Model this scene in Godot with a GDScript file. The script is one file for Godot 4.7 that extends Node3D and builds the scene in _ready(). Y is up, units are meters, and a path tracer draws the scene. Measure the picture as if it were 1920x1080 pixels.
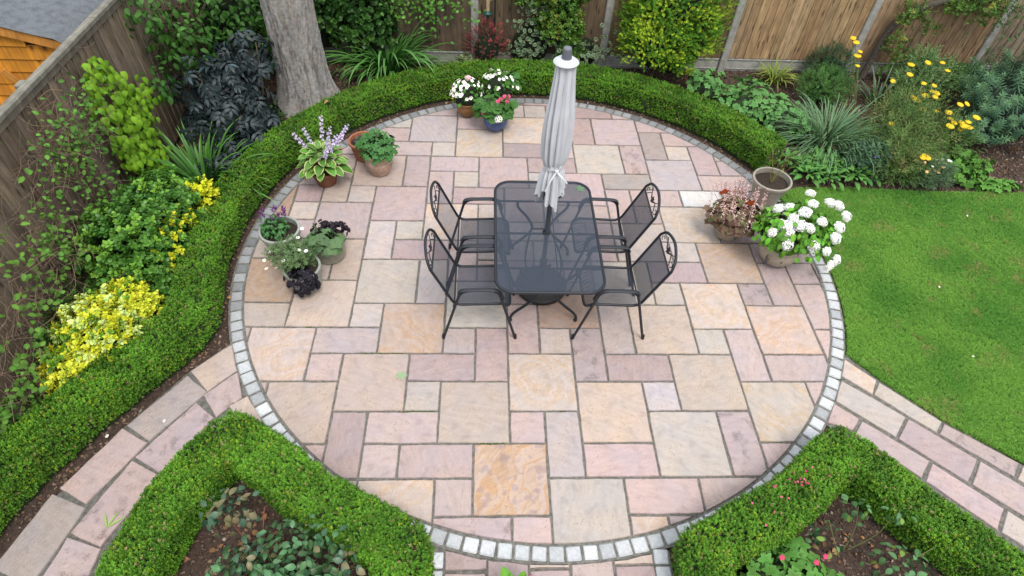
extends Node3D
# A garden patio seen from an upstairs window: x to the right, z towards the house, y up, metres; the round patio is centred on the origin.
var rng := RandomNumberGenerator.new()
var noise := FastNoiseLite.new()
var used := {}
var TEX := {}
var MAT := {}
var LEAF_M: StandardMaterial3D
var METAL: StandardMaterial3D
const LAYOUT := "o -9.8 2 1.8 1 | o -8 1 2 2 | c -6 2 1 1 | f -5 2 2 2 | b -9 3 2 2 | p -10 3 1 2 | g -7 3 2 1 | p -7 4 1 1 | o -6 4 2 2 | m -4 4 2 1 | o -8 5 2 2 | p -9 5 1 1 | c -4 5 1 1 | o -3 5 2 2 | y -3 1 2 2 | g -3 3 1 1 | m -2 3 1 2 | p -1 2 1 2 | r 0 1 2 2 | c 0 3 1 1 | l 1 3 1 2 | b -1 4 2 2 | g 2 2 1 2 | m 2 4 2 1 | o 3 2 2 2 | b 5 1 2 2 | " \
	+ "y 5 3 1 1 | p 6 3 1 2 | f 7 2 2 2 | p 7 4 2 1 | p 9 1 1 2 | p 9 3 1 2 | s 6 5 2 2 | p 8 5 1 1 | w 3 5 1 1 | o 4 4 2 2 | y 3 6 2 2 | l 5 6 1 2 | p 6 7 2 1 | p 1 7 2 1 | o 1 5 2 2 | w 0 6 1 2 | p -1 6 1 1 | R -2 7 2 2 | p -4 7 2 1 | p -5 7 1 1 | p -5 6 2 1 | m -6 6 1 2 | p -7 7 1 1 | s -5 8 2 2 | p -6 8 1 1 | p -3 8 1 1 | " \
	+ "l -3 9 2 1 | p -1 9 1 1 | c 0 8 2 2 | p 2 8 2 1 | s 2 9 1 1 | l 3 9 1 1 | p 4 8 3 1 | r -11 0 3 2 | c -8 0 1 1 | o -7 -1 1 2 | o -10.4 -1 3.4 1 | p -10 -2 2 1 | r -10.4 -4 1.4 2 | c -9 -3 1 1 | m -9 -4 1 1 | o -8 -5 1 2 | c -7 -4 1 1 | p -8 -3 2 2 | p -6 -4 2 2 | w -6 -2 1 2 | c -5 -2 1 1 | m -5 -1 2 1 | c -6 0 2 2 | w -4 0 1 2 | o -7 -6 2 2 | p -5 -6 1 2 | " \
	+ "p -8 -7 4 1 | c -4 -7 1 1 | p -8 -8 3 1 | y -7 -9 2 1 | g -5 -9 2 2 | p -5 -10 2 1 | p -3 -9 2 1 | s -3 -8 2 2 | s -1 -9 2 2 | m -1 -7 2 1 | c -1 -10 1 1 | p -3 -10 2 1 | m 0 -10.6 2 .6 | y 0 -10 1 1 | m 1 -9 1 2 | p 1 -7 1 1 | k 1 -10 3 1 | k 2 -9 1 2 | p 3 -9 2 2 | p 4 -10 2 1 | p 5 -9 2 1 | t 5 -8 1 2 | p 6 -8 2 1 | y 6 -7 1 1 | p 7 -7 1 2 | c 8 -7 1 1 | " \
	+ "p 8 -6 2 1 | c 2 -7 2 2 | l 4 -7 1 2 | w 5 -6 2 2 | p 7 -5 3 1 | W 6 -4 1.7 1 | g 7.7 -4 2.4 1 | p 4 -4 2 1 | p 3 -4 1 2 | t 3 -5 2 1 | p 1 -5 2 2 | p 1 -3 2 1 | p 4 -3 1 1 | b 5 -3 2 2 | c 3 -2 2 2 | c 5 -1 1 1 | m 4 0 2 1 | f 6 -1 2 2 | m 8 -1 3 1 | m 7 -2 4 1 | p 8 0 1 2 | p 9 0 1 1 | p 10 0 1 2 | l 7 1 1 1 | c 4 1 1 1 | p 7 -3 4 1 | " \
	+ "p -4 -6 2 1 | p -4 -5 1 2 | c -3 -5 1 1 | p -2 -6 2 2 | m 0 -6 2 1 | c 0 -5 1 1 | m -3 -4 2 1 | p -1 -4 1.5 2 | p .5 -4 .5 2 | s -4 -3 2 2 | c -2 -3 1 1 | t -2 -2 1 2 | p -3 -1 1 2 | p -2 0 1 1 | m -1 0 1 2 | g 0 0 1 1 | p 1 0 1 1 | y 2 0 2 2 | p 2 -2 1 2 | c -1 -2 1.5 1 | p .5 -2 1.5 1 | g -1 -1 1 1 | c 0 -1 2 1 | p -10 -5 2 1 | p -9 -6 2 1"


func _ready() -> void:
	rng.seed = 20240611
	seed(7)
	noise.seed = 5
	noise.frequency = 1.0
	noise.fractal_octaves = 2
	var cam := Camera3D.new()
	cam.name = "camera"
	cam.position = V(-0.552, 4.404, 4.349)
	cam.rotation = Vector3(-0.845160, -0.068642, 0.059286)
	cam.fov = 51.215
	cam.far = 200.0
	add_child(cam)
	cam.make_current()
	var env := Environment.new()
	env.background_mode = Environment.BG_SKY
	var sky := Sky.new()
	var sm := ProceduralSkyMaterial.new()
	sm.sky_top_color = Color(0.97, 0.985, 1.0)
	sm.sky_horizon_color = Color(0.50, 0.51, 0.53)
	sm.sky_curve = 0.45
	sm.ground_horizon_color = Color(0.30, 0.31, 0.28)
	sm.ground_bottom_color = Color(0.25, 0.24, 0.22)
	sm.sun_angle_max = 1.0
	sky.sky_material = sm
	env.sky = sky
	env.tonemap_mode = Environment.TONE_MAPPER_LINEAR
	env.tonemap_exposure = 1.92
	env.sdfgi_enabled = true
	env.ssao_enabled = true
	env.ssil_enabled = true
	var we := WorldEnvironment.new()
	we.name = "world"
	we.environment = env
	add_child(we)
	var sun := DirectionalLight3D.new()
	sun.name = "sun"
	sun.light_energy = 0.45
	sun.light_angular_distance = 22.0
	sun.light_color = Color(1.0, 0.975, 0.94)
	sun.shadow_enabled = true
	sun.rotation = Vector3(deg_to_rad(-62), deg_to_rad(25), 0)
	add_child(sun)
	build_materials()
	build_ground()
	build_patio()
	build_fences()
	build_trunk()
	build_hedges()
	build_table()
	build_chairs()
	build_parasol()
	build_pots()
	build_beds()
	build_small()
	clean(self)

func build_materials() -> void:
	var fine := bytes(91, 0.05, 512, 5)
	var rel := normal_of(fine, 512, 5.0)
	for k in 5: material("stone%d" % k, 0.82, stone_texture(100 + 17 * k, k), 0.0, rel, 0.55)
	var gr := normal_of(bytes(92, 0.16, 256, 3), 256, 4.0)
	material("granite", 0.75, grain_texture(31, 256, 0.03, 0.3, 0.86, 1.06, 0.08), 0.0, gr, 0.25)
	material("mortar", 0.95, grain_texture(41, 512, 0.02, 0.3, 0.55, 1.25, 0.25), 0.0, gr, 0.9)
	material("soil", 0.97, grain_texture(51, 512, 0.02, 0.16, 0.45, 1.45, 0.3), 0.0, gr, 1.2)
	material("turf", 0.95, grain_texture(61, 512, 0.01, 0.2, 0.5, 1.1), 0.0, gr, 0.8)
	material("wood", 0.85, wood_texture(71))
	material("concrete", 0.9, grain_texture(81, 256, 0.02, 0.3, 0.75, 1.1, 0.1), 0.0, gr, 0.5)
	material("felt", 0.95, grain_texture(95, 512, 0.015, 0.4, 0.7, 1.25, 0.25), 0.0, gr, 0.5)
	material("bark", 0.92, grain_texture(101, 512, 0.02, 0.2, 0.7, 1.2, 0.15), 0.0, gr, 1.0)
	material("clay", 0.85, grain_texture(111, 256, 0.02, 0.3, 0.8, 1.1))
	material("glaze", 0.32, grain_texture(115, 256, 0.02, 0.3, 0.85, 1.1))
	material("matte", 0.92)
	material("rust", 0.9)
	material("plastic", 0.45)
	var m := material("cloth", 0.9, grain_texture(121, 256, 0.02, 0.4, 0.92, 1.03))
	m.backlight_enabled = true
	m.backlight = Color(0.12, 0.12, 0.12)
	METAL = material("metal", 0.42)
	METAL.metallic_specular = 0.42
	LEAF_M = material("leaf", 0.55)
	LEAF_M.metallic_specular = 0.32
	LEAF_M.backlight_enabled = true
	LEAF_M.backlight = Color(0.18, 0.26, 0.06)
	m = material("gloss_leaf", 0.38)
	m.metallic_specular = 0.36
	m.backlight_enabled = true
	m.backlight = Color(0.12, 0.18, 0.05)
	m = material("dark_leaf", 0.55)
	m = material("petal", 0.7)
	m.backlight_enabled = true
	m.backlight = Color(0.2, 0.2, 0.2)
	m = material("grass", 0.6)
	m.backlight_enabled = true
	m.backlight = Color(0.2, 0.28, 0.05)


class MB:  # collects geometry for one mesh
	var v := PackedVector3Array()
	var nr := PackedVector3Array()
	var cl := PackedColorArray()
	var uv := PackedVector2Array()
	var ix := PackedInt32Array()

	func vert(p: Vector3, n: Vector3, c: Color, u := Vector2.ZERO) -> int:
		v.append(p); nr.append(n); cl.append(c); uv.append(u)
		return v.size() - 1

	func tri(a: Vector3, b: Vector3, c: Vector3, col: Color, ua := Vector2.ZERO, ub := Vector2.ZERO, uc := Vector2.ZERO) -> void:  # counter-clockwise from outside
		var n := (b - a).cross(c - a).normalized()
		var i := vert(a, n, col, ua)
		vert(b, n, col, ub); vert(c, n, col, uc)
		ix.append_array([i, i + 2, i + 1])

	func quad(a: Vector3, b: Vector3, c: Vector3, d: Vector3, col: Color, us := 1.0) -> void:
		var n := (c - a).cross(d - b).normalized()
		var w := a.distance_to(b) * us
		var h := b.distance_to(c) * us
		var i := vert(a, n, col, Vector2(0, 0))
		vert(b, n, col, Vector2(w, 0)); vert(c, n, col, Vector2(w, h)); vert(d, n, col, Vector2(0, h))
		ix.append_array([i, i + 2, i + 1, i, i + 3, i + 2])

	func grid(rows: Array, cols: Array, wrap := false, uvs := Vector2(1, 1)) -> void:  # rows of points; smooth; cols one Color per row or an array per row
		var R := rows.size()
		var C: int = rows[0].size()
		var base := v.size()
		for r in R:
			var row: PackedVector3Array = rows[r]
			var ra: PackedVector3Array = rows[max(r - 1, 0)]
			var rb: PackedVector3Array = rows[min(r + 1, R - 1)]
			for c in C:
				var c0 := c - 1
				var c1 := c + 1
				if wrap:
					c0 = (c0 + C) % C
					c1 = c1 % C
				else:
					c0 = max(c0, 0)
					c1 = min(c1, C - 1)
				var du := row[c1] - row[c0]
				if du.length_squared() < 1e-12:
					du = (ra[c1] - ra[c0]) + (rb[c1] - rb[c0])
				var dv := rb[c] - ra[c]
				var n := du.cross(dv)
				n = n.normalized() if n.length_squared() > 1e-16 else Vector3.UP
				var cc = cols[min(r, cols.size() - 1)]
				vert(row[c], n, cc if cc is Color else cc[c], Vector2(float(c) / max(C - 1, 1) * uvs.x, float(r) / max(R - 1, 1) * uvs.y))
		for r in R - 1:
			for c in (C if wrap else C - 1):
				var c1 := (c + 1) % C
				var a := base + r * C + c
				var b := base + r * C + c1
				var d := base + (r + 1) * C + c
				var e := base + (r + 1) * C + c1
				ix.append_array([a, e, b, a, d, e])

	func fgrid(rows: Array, col: Color, us := 1.0) -> void:  # closed rings, flat shaded
		for r in rows.size() - 1:
			var C: int = rows[r].size()
			for c in C:
				var d := (c + 1) % C
				if rows[r][c].distance_squared_to(rows[r][d]) + rows[r + 1][c].distance_squared_to(rows[r + 1][d]) > 1e-12:
					quad(rows[r][c], rows[r][d], rows[r + 1][d], rows[r + 1][c], col, us)

	func tube(pts: Array, rad: Array, sides: int, col: Color, flat := Vector2(1, 1), col2 := Color(0, 0, 0, 0)) -> void:
		var rows := []
		var cs := []
		var up := Vector3(0.013, 1, 0.007)
		var n := pts.size()
		var side := Vector3.ZERO
		for i in n:
			var d: Vector3 = (pts[min(i + 1, n - 1)] - pts[max(i - 1, 0)]).normalized()
			if side == Vector3.ZERO:
				side = d.cross(up if absf(d.y) < 0.95 else Vector3(1, 0.01, 0)).normalized()
			side = (side - d * side.dot(d)).normalized()
			var o := d.cross(side)
			var r: float = rad[min(i, rad.size() - 1)]
			var row := PackedVector3Array()
			for k in sides:
				var a := TAU * k / sides
				row.append(pts[i] + (side * cos(a) * flat.x + o * sin(a) * flat.y) * r)
			if i == 0:
				var cap := PackedVector3Array(); cap.resize(sides); cap.fill(pts[0]); rows.append(cap); cs.append(col)
			rows.append(row)
			cs.append(col if col2.a == 0 else col.lerp(col2, float(i) / (n - 1)))
			if i == n - 1:
				var cap := PackedVector3Array(); cap.resize(sides); cap.fill(pts[i]); rows.append(cap); cs.append(cs[-1])
		grid(rows, cs, true, Vector2(1, 1))

	func lathe(prof: Array, seg: int, cols: Array, at := Vector3.ZERO, uvs := Vector2(1, 1)) -> void:  # prof: Vector2(r, y) from the bottom outside up, over the rim and down inside
		var rows := []
		for p in prof:
			var row := PackedVector3Array()
			for k in seg + 1:
				var a := -TAU * k / seg
				row.append(at + Vector3(cos(a) * p.x, p.y, sin(a) * p.x))
			rows.append(row)
		grid(rows, cols, false, uvs)

	func box(at: Vector3, s: Vector3, col: Color, bev := 0.004, bas := Basis.IDENTITY, us := 1.0) -> void:
		var h := s * 0.5
		var rows := []
		for k in 4:
			var ins := bev if k == 0 or k == 3 else 0.0
			var y: float = [-h.y, -h.y + bev, h.y - bev, h.y][k]
			var x := h.x - ins
			var z := h.z - ins
			var row := PackedVector3Array()
			for p in [Vector2(x - bev, -z), Vector2(-x + bev, -z), Vector2(-x, -z + bev), Vector2(-x, z - bev), Vector2(-x + bev, z), Vector2(x - bev, z), Vector2(x, z - bev), Vector2(x, -z + bev)]:
				row.append(at + bas * Vector3(p.x, y, p.y))
			rows.append(row)
		fgrid(rows, col, us)
		for k in [0, 3]:
			var q: PackedVector3Array = rows[k]
			for j in range(1, 7):
				if k == 3:
					tri(q[0], q[j], q[j + 1], col, Vector2(q[0].x, q[0].z) * us, Vector2(q[j].x, q[j].z) * us, Vector2(q[j + 1].x, q[j + 1].z) * us)
				else:
					tri(q[0], q[j + 1], q[j], col)

	func face(a: int, b: int, c: int) -> void:  # wound to match its vertex normals
		if (v[b] - v[a]).cross(v[c] - v[a]).dot(nr[a] + nr[b] + nr[c]) > 0: ix.append_array([a, c, b])
		else: ix.append_array([a, b, c])

	func add(o: MB, xf: Transform3D, tint := Color.WHITE) -> void:
		var b := v.size()
		for i in o.v.size():
			v.append(xf * o.v[i]); nr.append((xf.basis * o.nr[i]).normalized()); cl.append(o.cl[i] * tint); uv.append(o.uv[i])
		for i in o.ix:
			ix.append(b + i)

	func mesh() -> ArrayMesh:
		var a := []
		a.resize(Mesh.ARRAY_MAX)
		a[Mesh.ARRAY_VERTEX] = v; a[Mesh.ARRAY_NORMAL] = nr; a[Mesh.ARRAY_COLOR] = cl; a[Mesh.ARRAY_TEX_UV] = uv; a[Mesh.ARRAY_INDEX] = ix
		var m := ArrayMesh.new()
		m.add_surface_from_arrays(Mesh.PRIMITIVE_TRIANGLES, a)
		return m


# ---- naming, tagging ----
func numbered(called: String) -> String:
	used[called] = used.get(called, 0) + 1
	return called if used[called] == 1 else "%s_%03d" % [called, used[called] - 1]

func tag(o: Node, label: String, category := "", group := "", kind := "") -> void:
	if label: o.set_meta("label", label)
	if category: o.set_meta("category", category)
	if group: o.set_meta("group", group)
	if kind: o.set_meta("kind", kind)

func thing(called: String, label: String, category: String, at := Vector3.ZERO, turn := 0.0, group := "") -> Node3D:
	var o := Node3D.new()
	o.name = numbered(called)
	add_child(o, true)
	o.position = at
	o.rotation.y = turn
	tag(o, label, category, group)
	return o

func setting(called: String, label := "") -> Node3D:
	var o := Node3D.new()
	o.name = called
	add_child(o, true)
	tag(o, label, "", "", "structure")
	return o

func put(m, called: String, mat: Material, parent: Node = self, xf := Transform3D.IDENTITY) -> MeshInstance3D:
	var o := MeshInstance3D.new()
	o.mesh = m.mesh() if m is MB else m
	o.material_override = mat
	o.transform = xf
	if parent == self:
		o.name = numbered(called)
	else:
		var k := "n_" + called
		var c: int = parent.get_meta(k, 0) if parent.has_meta(k) else 0
		o.name = called if c == 0 else "%s_%03d" % [called, c]
		parent.set_meta(k, c + 1)
	parent.add_child(o, true)
	return o

func stuff(m, called: String, mat: Material, xfs: Array, cols: Array, parent: Node) -> MultiMeshInstance3D:
	var mm := MultiMesh.new()
	mm.transform_format = MultiMesh.TRANSFORM_3D
	mm.use_colors = true
	mm.mesh = m.mesh() if m is MB else m
	mm.instance_count = xfs.size()
	for i in xfs.size():
		mm.set_instance_transform(i, xfs[i])
		mm.set_instance_color(i, cols[i])
	var o := MultiMeshInstance3D.new()
	o.multimesh = mm
	o.material_override = mat
	o.name = called
	o.set_meta("kind", "stuff")
	parent.add_child(o, true)
	return o

func parts(variants: Array, called: String, mat: Material, xfs: Array, parent: Node) -> void:  # leaves that can be told apart: one part each, at most 300, the rest as stuff
	for i in mini(xfs.size(), 300):
		put(variants[i % variants.size()], called, mat, parent, xfs[i])
	if xfs.size() > 300:
		var cols := []
		for i in xfs.size() - 300: cols.append(Color.WHITE)
		stuff(variants[0], called + "s_behind", mat, xfs.slice(300), cols, parent)

func clean(o: Node) -> void:
	for k in o.get_meta_list():
		if k.begins_with("n_"): o.remove_meta(k)
	for c in o.get_children(): clean(c)


# ---- small maths ----
func rf(a: float, b: float) -> float:
	return rng.randf_range(a, b)

func rv(s: float) -> Vector3:
	return Vector3(rf(-s, s), rf(-s, s), rf(-s, s))

func V(x: float, y: float, z: float) -> Vector3:
	return Vector3(x, y, z)

func aim(at: Vector3, dir: Vector3, up: Vector3, s := 1.0) -> Transform3D:  # local z along dir, local y near up
	var z := dir.normalized()
	var x := up.cross(z)
	if x.length_squared() < 1e-5: x = Vector3(1, 0.1, 0).cross(z)
	x = x.normalized()
	return Transform3D(Basis(x * s, z.cross(x) * s, z * s), at)

func vary(c: Color, a := 0.15) -> Color:
	var k := 1.0 + rf(-a, a)
	return Color(c.r * k * (1 + rf(-a, a) * 0.4), c.g * k, c.b * k * (1 + rf(-a, a) * 0.4))

func N(p: Vector3, f := 1.0) -> float:
	return noise.get_noise_3d(p.x * f, p.y * f, p.z * f)

func srgb(r: int, g: int, b: int) -> Color:
	return Color8(r, g, b).srgb_to_linear()


# ---- leaf shapes (local: base at origin, length along +z, face up +y) ----
func leaf(L: float, W: float, seg := 4, fold := 0.25, droop := 0.5, a := Color(0.05, 0.13, 0.02), e := Color(0, 0, 0, 0), ex := 0.85, waist := 0.75) -> MB:
	var m := MB.new()
	var xs := [-1.0, 0.0, 1.0] if e.a == 0 else [-1.0, -0.66, 0.0, 0.66, 1.0]
	var rows := []
	var cs := []
	var y := 0.0
	var z := 0.0
	for i in seg + 1:
		var t := float(i) / seg
		var pitch := droop * (0.25 - t)
		if i > 0:
			z += cos(pitch) * L / seg
			y += sin(pitch) * L / seg
		var w := W * 0.5 * pow(maxf(sin(PI * pow(t, ex)), 0.0), waist) + 0.0004
		var row := PackedVector3Array()
		var cr := PackedColorArray()
		for x in xs:
			row.append(Vector3(-x * w, y + absf(x) * w * fold, z))
			cr.append((e if absf(x) > 0.8 and e.a > 0 else a.lerp(a * 1.35, 0.0 if x != 0 else 0.7)))
		rows.append(row)
		cs.append(cr)
	m.grid(rows, cs)
	return m

func lobed(R: float, lobes: int, depth: float, a: Color, b: Color, cup := 0.2, notch := 0.5, vein := 0.0) -> MB:  # a rounded, lobed leaf with its stalk end at the origin
	var m := MB.new()
	var n := lobes * 4
	var rows := [PackedVector3Array(), PackedVector3Array(), PackedVector3Array()]
	var cs := [PackedColorArray(), PackedColorArray(), PackedColorArray()]
	for k in n + 1:
		var t := float(k) / n
		var th := t * TAU
		var r := R * (1.0 - depth * (0.5 + 0.5 * cos(th * lobes)))
		r *= 1.0 - notch * exp(-pow(sin(th * 0.5) * 4.0, 2.0))
		var d := Vector3(-sin(th), 0, -cos(th))
		var c := Vector3(0, 0, R * 0.55)
		var fold := cup * (0.5 + 0.5 * cos(th * lobes)) * R * 0.25
		rows[0].append(c)
		rows[1].append(c + d * r * 0.55 + V(0, cup * R * 0.18 + fold * 0.5, 0))
		rows[2].append(c + d * r + V(0, cup * R * 0.1 - cup * R * 0.25 + fold, 0))
		cs[0].append(a.lerp(b, vein)); cs[1].append(a); cs[2].append(b)
	m.grid([rows[2], rows[1], rows[0]], [cs[2], cs[1], cs[0]])
	return m

func strap(L: float, W: float, arch: float, a: Color, tip: Color, seg := 8, edge := Color(0, 0, 0, 0)) -> MB:  # grass-like blade rising along +y, arching over to +z
	var m := MB.new()
	var rows := []
	var cs := []
	var p := Vector3.ZERO
	var bend := 0.12
	for i in seg + 1:
		var t := float(i) / seg
		var w := W * 0.5 * minf(1.0, (0.6 + t * 2.0)) * (1.0 - pow(t, 3.0)) + 0.0005
		var ang := bend + arch * t * t
		if i > 0: p += Vector3(0, cos(ang), sin(ang)) * L / seg
		var nn := Vector3(0, sin(ang), -cos(ang))
		var c := a.lerp(tip, t * t)
		if edge.a > 0:
			rows.append(PackedVector3Array([p + V(-w, 0, 0) + nn * w * 0.3, p + V(-w * 0.6, 0, 0), p, p + V(w * 0.6, 0, 0), p + V(w, 0, 0) + nn * w * 0.3]))
			cs.append(PackedColorArray([edge, c, c, c, edge]))
		else:
			rows.append(PackedVector3Array([p + V(-w, 0, 0) + nn * w * 0.35, p, p + V(w, 0, 0) + nn * w * 0.35]))
			cs.append(PackedColorArray([c, c * 1.15, c]))
	m.grid(rows, cs)
	return m

func sprig(n: int, L: float, W: float, len: float, spread := 1.0, seg := 2, a := Color.WHITE, fold := 0.2, e := Color(0, 0, 0, 0)) -> MB:  # a twig end along +z with n leaves round it
	var m := MB.new()
	for i in n:
		var t := (i + 0.5) / n
		var th := i * 2.4 + rf(-0.4, 0.4)
		var out := Vector3(cos(th), sin(th), 0)
		var d := (out * spread + Vector3(0, 0, 0.35 + 0.9 * t)).normalized()
		m.add(leaf(L * rf(0.8, 1.15), W, seg, fold, 0.5, a * rf(0.8, 1.15), e), aim(V(0, 0, t * len), d, Vector3(0, 0, 1) + out * -0.2))
	return m


# ---- textures ----
func bytes(sd: int, freq: float, n: int, oct := 4, cell := false, stretch := Vector2(1, 1)) -> PackedByteArray:
	var f := FastNoiseLite.new()
	f.seed = sd
	f.frequency = freq
	f.noise_type = FastNoiseLite.TYPE_CELLULAR if cell else FastNoiseLite.TYPE_SIMPLEX_SMOOTH
	f.fractal_octaves = oct
	var im: Image
	if stretch == Vector2(1, 1):
		im = f.get_seamless_image(n, n)
	else:
		im = f.get_seamless_image(int(n / stretch.x), int(n / stretch.y))
		im.resize(n, n, Image.INTERPOLATE_CUBIC)
	im.convert(Image.FORMAT_L8)
	return im.get_data()

func image(n: int, px: PackedByteArray) -> ImageTexture:
	var im := Image.create_from_data(n, n, false, Image.FORMAT_RGB8, px)
	im.generate_mipmaps()
	return ImageTexture.create_from_image(im)

func normal_of(gray: PackedByteArray, n: int, s: float) -> ImageTexture:
	var im := Image.create_from_data(n, n, false, Image.FORMAT_L8, gray)
	im.convert(Image.FORMAT_RGBA8)
	im.bump_map_to_normal_map(s)
	return ImageTexture.create_from_image(im)

func material(called: String, rough := 0.8, tex: Texture2D = null, metallic := 0.0, nrm: Texture2D = null, nscale := 1.0) -> StandardMaterial3D:
	var m := StandardMaterial3D.new()
	m.resource_name = called
	m.vertex_color_use_as_albedo = true
	m.roughness = rough
	m.metallic = metallic
	if tex: m.albedo_texture = tex
	if nrm:
		m.normal_enabled = true
		m.normal_texture = nrm
		m.normal_scale = nscale
	MAT[called] = m
	return m

func stone_texture(sd: int, mode: int) -> ImageTexture:  # riven sandstone: 0 mottled, 1 curved bands, 2 straight streaks, 3 lichen spots, 4 rust
	var n := 512
	var low := bytes(sd, 0.0045, n, 2)
	var mid := bytes(sd + 1, 0.02, n, 5)
	var rip := bytes(sd + 6, 0.03, n, 4, false, Vector2(4, 1))
	var fine := bytes(sd + 2, 0.25, n, 2)
	var warp := bytes(sd + 3, 0.0035, n, 2)
	var band := bytes(sd + 4, 0.022, n, 4)
	var dirt := bytes(sd + 5, 0.011, n, 5)
	var px := PackedByteArray()
	px.resize(n * n * 3)
	for y in n:
		for x in n:
			var i := y * n + x
			var l := low[i] / 255.0
			var m := mid[i] / 255.0
			var f := fine[i] / 255.0
			var k := 0.83 + 0.05 * l + 0.04 * m + 0.07 * (rip[i] / 255.0) + 0.05 * f
			var warm := clampf((l - 0.5) * 1.5, -0.6, 0.6)
			var r := k
			var g := k * (1.0 - 0.02 * warm)
			var b := k * (1.0 - 0.055 * warm)
			if mode == 1 or mode == 2 or mode == 4:
				var w := warp[i] / 255.0
				var t: float
				if mode == 1:
					t = Vector2(x - 150, (y - 120) * 0.8).length() * 1.5 + w * 90 + m * 5
				else:
					t = (x * 0.55 + y * 0.83) * 1.1 + w * 130 + m * 14
				var s := band[(int(t) % n) * n + (200 if mode == 1 else 320)] / 255.0
				s = smoothstep(0.15, 0.85, s)
				var zone := smoothstep(0.25, 0.7, l)
				var amt := (0.46 if mode == 1 else 0.48) * (0.45 + 0.55 * zone)
				if mode == 4: amt = 0.8
				r *= 1.0 + (0.07 - 0.03 * s) * amt
				g *= 1.0 + (0.06 - 0.13 * s) * amt
				b *= 1.0 + (0.07 - 0.29 * s) * amt
				if mode == 4:
					var q := smoothstep(0.60, 0.75, dirt[i] / 255.0) * 0.4
					r = lerpf(r, k * 0.86, q); g = lerpf(g, k * 0.86, q); b = lerpf(b, k * 1.0, q)
			var d := smoothstep(0.5, 1.0, dirt[i] / 255.0) * (0.03 + 0.08 * m)
			if mode == 3: d += smoothstep(0.50, 0.75, dirt[i] / 255.0) * smoothstep(0.60, 0.68, f * 0.75 + m * 0.25) * 0.5
			elif f > 0.84 and m > 0.45: d += 0.14
			if l > 0.45 and absf(dirt[i] / 255.0 - 0.44) < 0.0075: d += 0.20 * smoothstep(0.45, 0.6, l)  # a hairline step in the riven face
			d = 1.0 - minf(d, 0.7)
			px[i * 3] = int(clampf(r * d, 0, 1) * 255)
			px[i * 3 + 1] = int(clampf(g * d, 0, 1) * 255)
			px[i * 3 + 2] = int(clampf(b * d * 1.01, 0, 1) * 255)
	return image(n, px)

func grain_texture(sd: int, n: int, f1: float, f2: float, lo: float, hi: float, speck := 0.0, a := Color.WHITE, b := Color.WHITE, stretch := Vector2(1, 1)) -> ImageTexture:  # two layers of noise between two tints
	var p := bytes(sd, f1, n, 4, false, stretch)
	var q := bytes(sd + 1, f2, n, 3, false, stretch)
	var px := PackedByteArray()
	px.resize(n * n * 3)
	for i in n * n:
		var t := p[i] / 255.0
		var u := q[i] / 255.0
		var k := lerpf(lo, hi, t * 0.55 + u * 0.45)
		if speck > 0 and u > 0.68: k *= 1.0 - speck
		var c := a.lerp(b, smoothstep(0.35, 0.65, t))
		px[i * 3] = int(clampf(k * c.r, 0, 1) * 255)
		px[i * 3 + 1] = int(clampf(k * c.g, 0, 1) * 255)
		px[i * 3 + 2] = int(clampf(k * c.b, 0, 1) * 255)
	return image(n, px)

func wood_texture(sd: int, n := 512) -> ImageTexture:  # grain along v, a few knots
	var p := bytes(sd, 0.05, n, 4, false, Vector2(1, 14))
	var q := bytes(sd + 1, 0.015, n, 3, false, Vector2(1, 4))
	var w := bytes(sd + 2, 0.01, n, 2)
	var px := PackedByteArray()
	px.resize(n * n * 3)
	var knots := []
	for k in 9: knots.append(Vector2(rf(20, n - 20), rf(20, n - 20)))
	for y in n:
		for x in n:
			var i := y * n + x
			var t := p[i] / 255.0
			var k := 0.62 + 0.26 * t + 0.12 * (q[i] / 255.0)
			var red := 0.0
			for kn in knots:
				var dx: float = x - kn.x
				var dy: float = (y - kn.y) * 0.55
				var dd := dx * dx + dy * dy
				if dd < 420:
					var e := exp(-dd / 70.0)
					k *= 1.0 - 0.6 * e - 0.15 * sin(sqrt(dd) * 1.3) * exp(-dd / 300.0)
					red += e
			k *= 0.9 + 0.2 * (w[i] / 255.0)
			px[i * 3] = int(clampf(k * (1.0 + 0.06 * red), 0, 1) * 255)
			px[i * 3 + 1] = int(clampf(k, 0, 1) * 255)
			px[i * 3 + 2] = int(clampf(k * 0.97, 0, 1) * 255)
	return image(n, px)

# ---- ground, paving ----
const STONE := {"p": [0.466, 0.365, 0.35, 0], "m": [0.403, 0.311, 0.307, 0], "o": [0.476, 0.386, 0.33, 0], "f": [0.475, 0.382, 0.329, 2], "c": [0.469, 0.403, 0.361, 0], "b": [0.49, 0.421, 0.383, 1], "y": [0.481, 0.42, 0.37, 0], "g": [0.424, 0.36, 0.347, 0], "l": [0.429, 0.339, 0.331, 3], "w": [0.461, 0.404, 0.4, 0], "s": [0.5, 0.426, 0.38, 2], "k": [0.406, 0.304, 0.288, 0], "t": [0.366, 0.308, 0.285, 0], "r": [0.38, 0.287, 0.231, 1], "R": [0.477, 0.367, 0.309, 4], "W": [0.615, 0.61, 0.619, 0]}

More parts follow.
